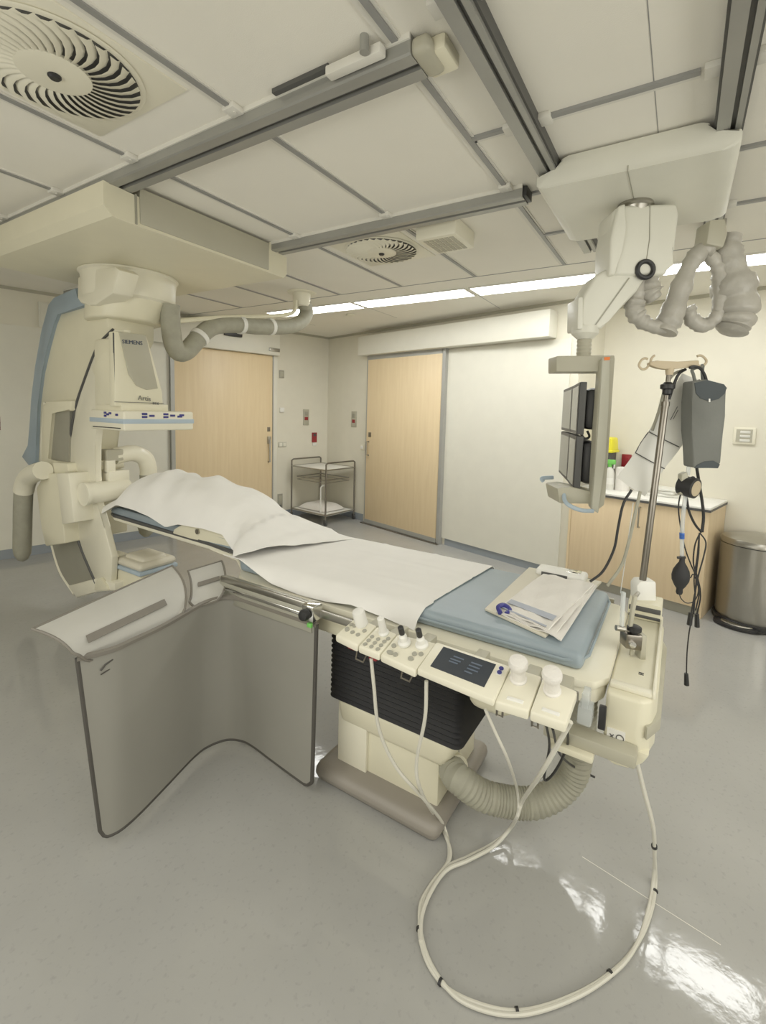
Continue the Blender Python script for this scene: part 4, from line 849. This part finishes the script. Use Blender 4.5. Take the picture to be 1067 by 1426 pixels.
lead('thin black lead left of the clear tube above the blue stopcock', [(2.26, -0.017, 1.294), (2.257, -0.014, 1.243), (2.264, -0.024, 1.173), (2.279, -0.049, 1.07), (2.295, -0.075, 1.0), (2.312, -0.103, 0.936), (2.32, -0.115, 0.877), (2.315, -0.108, 0.798)], .0028)
lead('bundle lead looping widest on the right above the two black clips', [(2.309, -0.098, 1.133), (2.324, -0.122, 1.094), (2.322, -0.119, 1.033), (2.314, -0.107, 0.955), (2.31, -0.1, 0.877), (2.306, -0.093, 0.788)], .003, clip=((2.319, -0.114, 0.783), (2.322, -0.119, 0.726)))
lead('bundle lead looping on the left above the two black clips', [(2.309, -0.098, 1.133), (2.301, -0.084, 1.078), (2.301, -0.085, 1.001), (2.314, -0.105, 0.939), (2.324, -0.121, 0.862), (2.318, -0.113, 0.773)], .003, clip=((2.305, -0.091, 0.788), (2.304, -0.09, 0.734)))
lead('straight middle lead of the coiled bundle', [(2.308, -0.096, 1.133), (2.31, -0.1, 1.047), (2.309, -0.098, 0.97), (2.311, -0.101, 0.892), (2.311, -0.102, 0.782)], .0028)
lead('thin cord curling from the bottom of the black bulb', [(2.276, -0.043, 0.871), (2.281, -0.053, 0.847), (2.295, -0.075, 0.829), (2.312, -0.102, 0.842), (2.317, -0.111, 0.893), (2.303, -0.089, 0.954), (2.298, -0.079, 0.938)], .0022)
lead('long thin black lead ending in a small plug above the floor', [(2.308, -0.096, 1.13), (2.308, -0.096, 1.032), (2.306, -0.092, 0.939), (2.311, -0.101, 0.861), (2.31, -0.1, 0.804), (2.309, -0.098, 0.766), (2.305, -0.092, 0.703), (2.305, -0.091, 0.607), (2.309, -0.097, 0.494)], .0026, clip=((2.308, -0.095, 0.517), (2.311, -0.1, 0.465)))
lead('black cable curving from the plastic sleeve to the handset on the mattress', [(2.154, 0.156, 1.306), (2.137, 0.182, 1.245), (2.13, 0.194, 1.144), (2.124, 0.203, 1.052), (2.104, 0.236, 0.958), (2.078, 0.28, 0.91)], .0055)
lead('grey cable curving down behind the foot of the mattress', [(2.172, 0.125, 1.301), (2.164, 0.138, 1.198), (2.157, 0.15, 1.1), (2.144, 0.171, 0.985), (2.116, 0.217, 0.894)], .0065, 'hose')
lead('clear thread hanging beside the clamp at the foot of the table', [(2.159, 0.147, 1.252), (2.154, 0.156, 1.069), (2.149, 0.163, 0.945), (2.146, 0.168, 0.864)], .002, 'clear')
lead('black tube from the hook bar down behind the drip pole', [(2.271, 0.002, 1.806), (2.257, 0.025, 1.786), (2.248, 0.039, 1.742), (2.24, 0.052, 1.682)], .006)
lead('grey tube from the hook bar down to the height knob', [(2.276, 0.011, 1.803), (2.259, 0.04, 1.788), (2.248, 0.058, 1.762), (2.24, 0.07, 1.727), (2.232, 0.083, 1.64), (2.22, 0.102, 1.552)], .006, 'hose')
# ------------------------------------------------------------------ cabinet in the recess (room axes)
F = 4.335
c = thing('cabinet', 'pale wood two-door cabinet with a white top in the recess', 'cabinet', (4.6, 1.44, 0), room=True)
part('carcass', MB().box(F+.02, 4.895, .872, .890, .0, .885).box(F+.02, 4.895, 1.997, 2.012, .0, .885).box(F+.03, 4.895, .89, 1.997, .09, .87), 'woodc', c)
part('plinth', MB().box(F+.03, F+.05, .872, 2.012, 0, .085), 'track', c)
for y0, y1, hy in ((.874, 1.315, 1.275), (1.319, 1.99, 1.38)):
    d_ = part('door', MB().box(F, F+.02, y0, y1, .088, .876, .002), 'woodc', c)
    if y1 > 1.5: part('handle', MB().tube([(F, hy, .835), (F-.03, hy, .835), (F-.03, hy, .66), (F, hy, .66)], .007, 8), 'steel', d_)
part('side_panel', MB().box(F-.002, F+.02, 1.992, 2.014, 0, .885), 'wood', c)
part('worktop', MB().box(F-.015, 4.90, .866, 2.015, .895, .915, .002), 'whitep', c)
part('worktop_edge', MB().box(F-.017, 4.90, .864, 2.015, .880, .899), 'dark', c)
WT = .915
s = thing('sharps_bin', 'dark sharps bin with a bright yellow lid on the cabinet', 'sharps bin', (4.74, 1.85, WT), room=True)
part('body', MB().box(4.66, 4.82, 1.79, 1.93, WT, 1.27, .015), 'dark', s)
part('lid', MB().hexa([(4.655, 1.785, 1.41), (4.82, 1.785, 1.41), (4.82, 1.93, 1.41), (4.655, 1.93, 1.41)], [(4.65, 1.775, 1.27), (4.83, 1.775, 1.27), (4.83, 1.94, 1.27), (4.65, 1.94, 1.27)], .02, 3), 'yellow', s)
part('lid_rim', MB().box(4.645, 4.835, 1.77, 1.945, 1.262, 1.285, .006), 'yellow', s)
s = thing('spray_bottle', 'clear spray bottle with a green trigger head on the cabinet', 'bottle', (4.62, 1.77, WT), room=True)
part('body', MB().lathe([(.045, 0), (.046, .01), (.046, .15), (.035, .19), (.016, .21), (.015, .225)], (4.62, 1.77, WT), seg=22), 'paper', s)
part('trigger_head', MB().lathe([(.018, .215), (.02, .235), (.014, .245)], (4.62, 1.77, WT)).box(4.60, 4.64, 1.72, 1.80, WT+.24, WT+.285, .01), 'green', s)
part('trigger', MB().box(4.61, 4.63, 1.725, 1.735, WT+.20, WT+.25, .003), 'whitep', s)
part('label_patch', MB().lathe([(.0468, .05), (.0468, .11)], (4.62, 1.77, WT), seg=22), 'whitep', s)
obj('paper_roll', MB().lathe([(.02, .0), (.062, .0), (.062, .215), (.05, .22), (.02, .215)], (4.66, 1.66, WT), seg=26), 'cloth', base=(4.66, 1.66, WT), room=True, label='white paper roll standing beside the green-topped spray bottle', cat='paper roll')
obj('white_carton', MB().box(4.45, 4.55, 1.80, 1.84, WT, 1.23, .003), 'whitep', base=(4.5, 1.82, WT), room=True, label='upright white carton on the cabinet behind the monitor frame', cat='carton')
for k, (x, y, z, r, l) in enumerate(((4.66, 1.30, 0, .2, 'lowest white packet of the pile on the cabinet behind the drip pole'), (4.67, 1.31, .026, -.1, 'middle white packet of the pile on the cabinet'), (4.66, 1.295, .052, .12, 'topmost white packet of the pile on the cabinet behind the drip pole'))):
    mt = Matrix.Translation((x, y, WT+z)) @ Matrix.Rotation(r, 4, 'Z')
    obj('white_packet', MB().box(-.09, .09, -.12, .12, 0, .025, .008, 2, mt), 'paper', base=(x, y, WT+z), room=True, label=l, cat='packet', group='white packets on the cabinet')
w_ = thing('alarm_plate', 'dark red wall plate above the cabinet', 'wall plate', (4.90, 1.72, 1.1), room=True)
part('plate', MB().box(4.885, 4.905, 1.676, 1.765, 1.108, 1.243, .004), 'red', w_)
part('push_button', MB().lathe([(.018, 0), (.016, .008)], (4.885, 1.72, 1.2), axis=(-1, 0, 0), seg=16), 'red', w_)
part('white_label', MB().box(4.898, 4.905, 1.69, 1.76, 1.02, 1.09), 'whitep', w_)
w_ = thing('wall_controller', 'square grey control panel with pale green keys on the right wall', 'wall controller', (4.90, .79, 1.42), room=True)
part('frame', MB().box(4.885, 4.905, .715, .868, 1.41, 1.55, .004), 'cream2', w_)
part('key_field', MB().box(4.882, 4.886, .735, .848, 1.425, 1.535), 'greige', w_)
for z in (1.44, 1.475, 1.51): part('key', MB().box(4.878, 4.883, .75, .82, z-.009, z+.012, .003), 'paper', w_)

b_ = thing('pedal_bin', 'brushed steel pedal bin with a black base standing beside the cabinet', 'bin', (4.615, .60, 0), room=True)
part('body', MB().lathe([(.225, .045), (.232, .075), (.236, .62), (.236, .635)], (4.615, .60, 0), seg=56), 'steel', b_)
part('lid', MB().lathe([(.237, .642), (.238, .66), (.225, .685), (.15, .705), (.05, .712)], (4.615, .60, 0), seg=56), 'steel', b_)
part('lid_gap', MB().lathe([(.230, .632), (.230, .645)], (4.615, .60, 0), seg=56), 'black', b_)
part('base_ring', MB().lathe([(.235, 0), (.246, .01), (.246, .045), (.228, .052)], (4.615, .60, 0), seg=56), 'black', b_)
part('hinge_block', MB().box(4.70, 4.86, .72, .84, .01, .64, .02), 'black', b_)
p_ = part('pedal_surround', MB().lathe([(.12, 0), (.14, .006), (.14, .026), (.11, .034)], (4.42, .64, 0), seg=36, sx=.75, sy=1.15), 'black', b_)
part('pedal', MB().lathe([(.10, .032), (.095, .040), (.03, .042)], (4.40, .64, 0), seg=32, sx=.65, sy=1.1), 'steel', p_)

# ------------------------------------------------------------------ steel trolley in the corner (room axes)
t = thing('trolley', 'steel two-shelf trolley on castors in the room corner', 'trolley', (3.98, 5.58, 0), room=True)
Lf = Vector((3.645, 5.88, 0)); Nr = Vector((3.75, 5.18, 0)); Rt = Vector((4.32, 5.265, 0)); Bk = Lf+Rt-Nr
def up(p, z): return Vector((p.x, p.y, z))
for p in (Lf, Nr, Rt, Bk):
    l_ = part('leg', MB().cyl(up(p, .08), up(p, .80), .0125, seg=14), 'steeld', t)
    part('castor', MB().cyl(up(p, .032)+Vector((-.012, 0, 0)), up(p, .032)+Vector((.012, 0, 0)), .032, seg=20).box(p.x-.016, p.x+.016, p.y-.012, p.y+.03, .03, .085, .004), 'dark', l_)
for a, b in ((Lf, Bk), (Nr, Rt)):
    part('hand_rail', MB().tube([up(a, .79), up(a, .85), up(a.lerp(b, .05), .868), up(a.lerp(b, .95), .868), up(b, .85), up(b, .79)], .0115, 10), 'steeld', t)
def shelf(z, th, m, name):
    C_ = [Lf, Nr, Rt, Bk]; s2 = part(name, MB().hexa([up(p, z) for p in C_], [up(p, z-th) for p in C_], .003), m, t)
    for a, b in zip(C_, C_[1:]+C_[:1]): part('shelf_rim', MB().cyl(up(a, z-.003), up(b, z-.003), .010, seg=8), 'steel', s2)
shelf(.775, .012, 'whitep', 'top_shelf'); shelf(.15, .02, 'whitep', 'bottom_shelf')
ins = [q.lerp((Lf+Rt)/2, .18) for q in (Lf, Nr, Rt, Bk)]
part('drawer_frame', MB().tube([up(p, .62) for p in ins], .008, 8, closed=True).tube([up(p, .58) for p in ins], .005, 8, closed=True), 'steel', t)
q1 = Nr.lerp(Lf, .16).lerp(Rt, .02)
part('front_bracket', MB().tube([up(q1, .16), up(q1, .52), up(q1.lerp(Rt, .04), .545), up(q1.lerp(Rt, .10), .545)], .011, 8), 'whitep', t)
cC = (Lf+Rt)/2
rows = []
for i in range(19):
    for_ = []
    for j in range(19):
        a, b = i/18, j/18; q = Lf.lerp(Nr, lerp(.10, .86, a)).lerp(Bk.lerp(Rt, lerp(.10, .86, a)), lerp(.12, .84, b))
        h = (1-abs(2*a-1)**3.5)*(1-abs(2*b-1)**3.5)
        for_.append((q.x, q.y, .165+.085*h**.55+.004*math.sin(a*11+b*7)*h))
    rows.append(for_)
low_ = [[(x, y, .158) for x, y, z in (r[0], r[-1])] for r in rows]
obj('pillow', MB().slab(rows, .006).grid(low_), 'cloth', base=(cC.x, cC.y, .155), room=True, label='white pillow lying on the bottom shelf of the trolley', cat='pillow', smooth=70)

# ------------------------------------------------------------------ fittings on the two corner walls (room axes)
def plate(name, label, cat, wall, a, z, w2, h2, m, th=.012, group=None, extra=()):
    if wall == 'back': o = MB().box(a-w2, a+w2, YA-th, YA, z-h2, z+h2, .003); base = (a, YA, z)
    else: o = MB().box(XB-th, XB, a-w2, a+w2, z-h2, z+h2, .003); base = (XB, a, z)
    t = thing(name, label, cat, base, group, room=True)
    part('plate', o, m, t)
    for da, dz, w3, h3, m3, nm in extra:
        if wall == 'back': part(nm, MB().box(a+da-w3, a+da+w3, YA-th-.006, YA-th+.001, z+dz-h3, z+dz+h3, .002), m3, t)
        else: part(nm, MB().box(XB-th-.006, XB-th+.001, a+da-w3, a+da+w3, z+dz-h3, z+dz+h3, .002), m3, t)
plate('thermostat', 'small grey square fitting highest beside the left wooden door', 'thermostat', 'back', 3.542, 2.086, .04, .055, 'track', extra=((0, .0, .025, .035, 'greige', 'cover'), (-.015, -.04, .012, .006, 'btn', 'button')))
plate('light_switch', 'small white switch at mid height beside the left wooden door', 'switch', 'back', 3.55, 1.573, .035, .035, 'whitep', .02, extra=((.0, 0, .022, .026, 'whitep', 'rocker'),))
plate('double_socket', 'wide double socket plate beside the left wooden door', 'socket', 'back', 3.562, 1.074, .065, .035, 'putty', extra=((-.032, 0, .024, .026, 'wallpanel', 'socket_face'), (.032, 0, .024, .026, 'wallpanel', 'socket_face')))
plate('door_control', 'tall grey panel with a red button on the wall left of the corner', 'wall panel', 'back', 3.963, 1.475, .050, .118, 'greige', extra=((0, -.02, .03, .024, 'red', 'push_button'), (0, .055, .03, .03, 'track', 'display')))
plate('emergency_plate', 'dark red plate with a white tag above the trolley', 'wall plate', 'back', 4.117, 1.168, .045, .075, 'red', extra=((0, .04, .02, .02, 'dark', 'push_button'), (0, -.105, .035, .022, 'whitep', 'white_tag')))
plate('floor_socket', 'grey upright socket strip low on the wall beside the left wooden door', 'socket', 'back', 3.53, .215, .04, .135, 'track', extra=((0, -.07, .018, .04, 'dark', 'socket_face'), (0, .05, .025, .06, 'greige', 'socket_face')))
plate('door_control', 'tall grey panel with a red button on the wall right of the corner', 'wall panel', 'right', 5.35, 1.47, .055, .115, 'greige', extra=((0, -.03, .03, .024, 'red', 'push_button'), (0, .05, .03, .03, 'track', 'display')))
plate('light_switch', 'small pale switch beside the sliding wooden door', 'switch', 'right', 5.149, 1.071, .035, .035, 'cream2', extra=((0, 0, .022, .022, 'whitep', 'rocker'),))
plate('access_panel', 'pale square panel high on the left wall behind the blue arm', 'panel', 'back', .86, 2.478, .105, .125, 'wallpanel', .02, extra=((0, 0, .09, .11, 'wallpanel', 'cover'),))
plate('alarm_box', 'dark red wall fitting at the far left edge of the wall', 'wall plate', 'back', .37, 1.37, .05, .07, 'red', extra=((0, 0, .02, .02, 'dark', 'push_button'),))

# ------------------------------------------------------------------ light, world, camera
def area(name, loc, sx, sy, power, col=(1, .96, .88), rot=(0, 0, 0)):
    l = bpy.data.lights.new(name, 'AREA'); l.shape = 'RECTANGLE'; l.size = sx; l.size_y = sy; l.energy = power; l.color = col
    o = bpy.data.objects.new(name, l); COL.objects.link(o); o.location = loc; o.rotation_euler = rot; return o
area('ceiling_fill_rear', (-.6, 1.2, CZ-.03), .3, 4.0, 34, (1, .99, .93))  # unseen area lamp added under the ceiling as room fill, no fixture
area('ceiling_fill_near', (.6, -1.2, CZ-.03), 2.6, .3, 22, (1, .99, .93))  # second added ceiling fill, out of view and without a fixture
# unseen fill lamps added at the two walls behind the camera; no windows there
area('front_wall_fill', R3(1.4, Y0+.06, 1.45), 3.6, 1.4, 58, (1, .99, .93), (PI/2+.15, 0, GA))
area('left_wall_fill', R3(X0+.06, 1.2, 1.45), 3.6, 1.4, 50, (1, .99, .93), (PI/2+.15, 0, GA-PI/2))
w = bpy.data.worlds.new('World'); SC.world = w; w.use_nodes = True
w.node_tree.nodes['Background'].inputs[0].default_value = (1, .97, .9, 1)
w.node_tree.nodes['Background'].inputs[1].default_value = .3

cam = bpy.data.cameras.new('Camera'); co = bpy.data.objects.new('Camera', cam); COL.objects.link(co)
cam.sensor_fit = 'HORIZONTAL'; cam.sensor_width = 36.0; cam.lens = 22.0011
cam.shift_x = -0.01242; cam.shift_y = -0.07446
cam.clip_start = .02
co.matrix_world = Matrix([[0.524887, 0.063704, -0.848785, 0], [-0.850683, 0.073062, -0.520577, 0], [0.028851, 0.995291, 0.092541, 1.6], [0, 0, 0, 1]])
SC.camera = co
SC.view_settings.view_transform = 'Standard'
SC.view_settings.look = 'None'
SC.view_settings.exposure = -0.12
SC.view_settings.gamma = 1.12
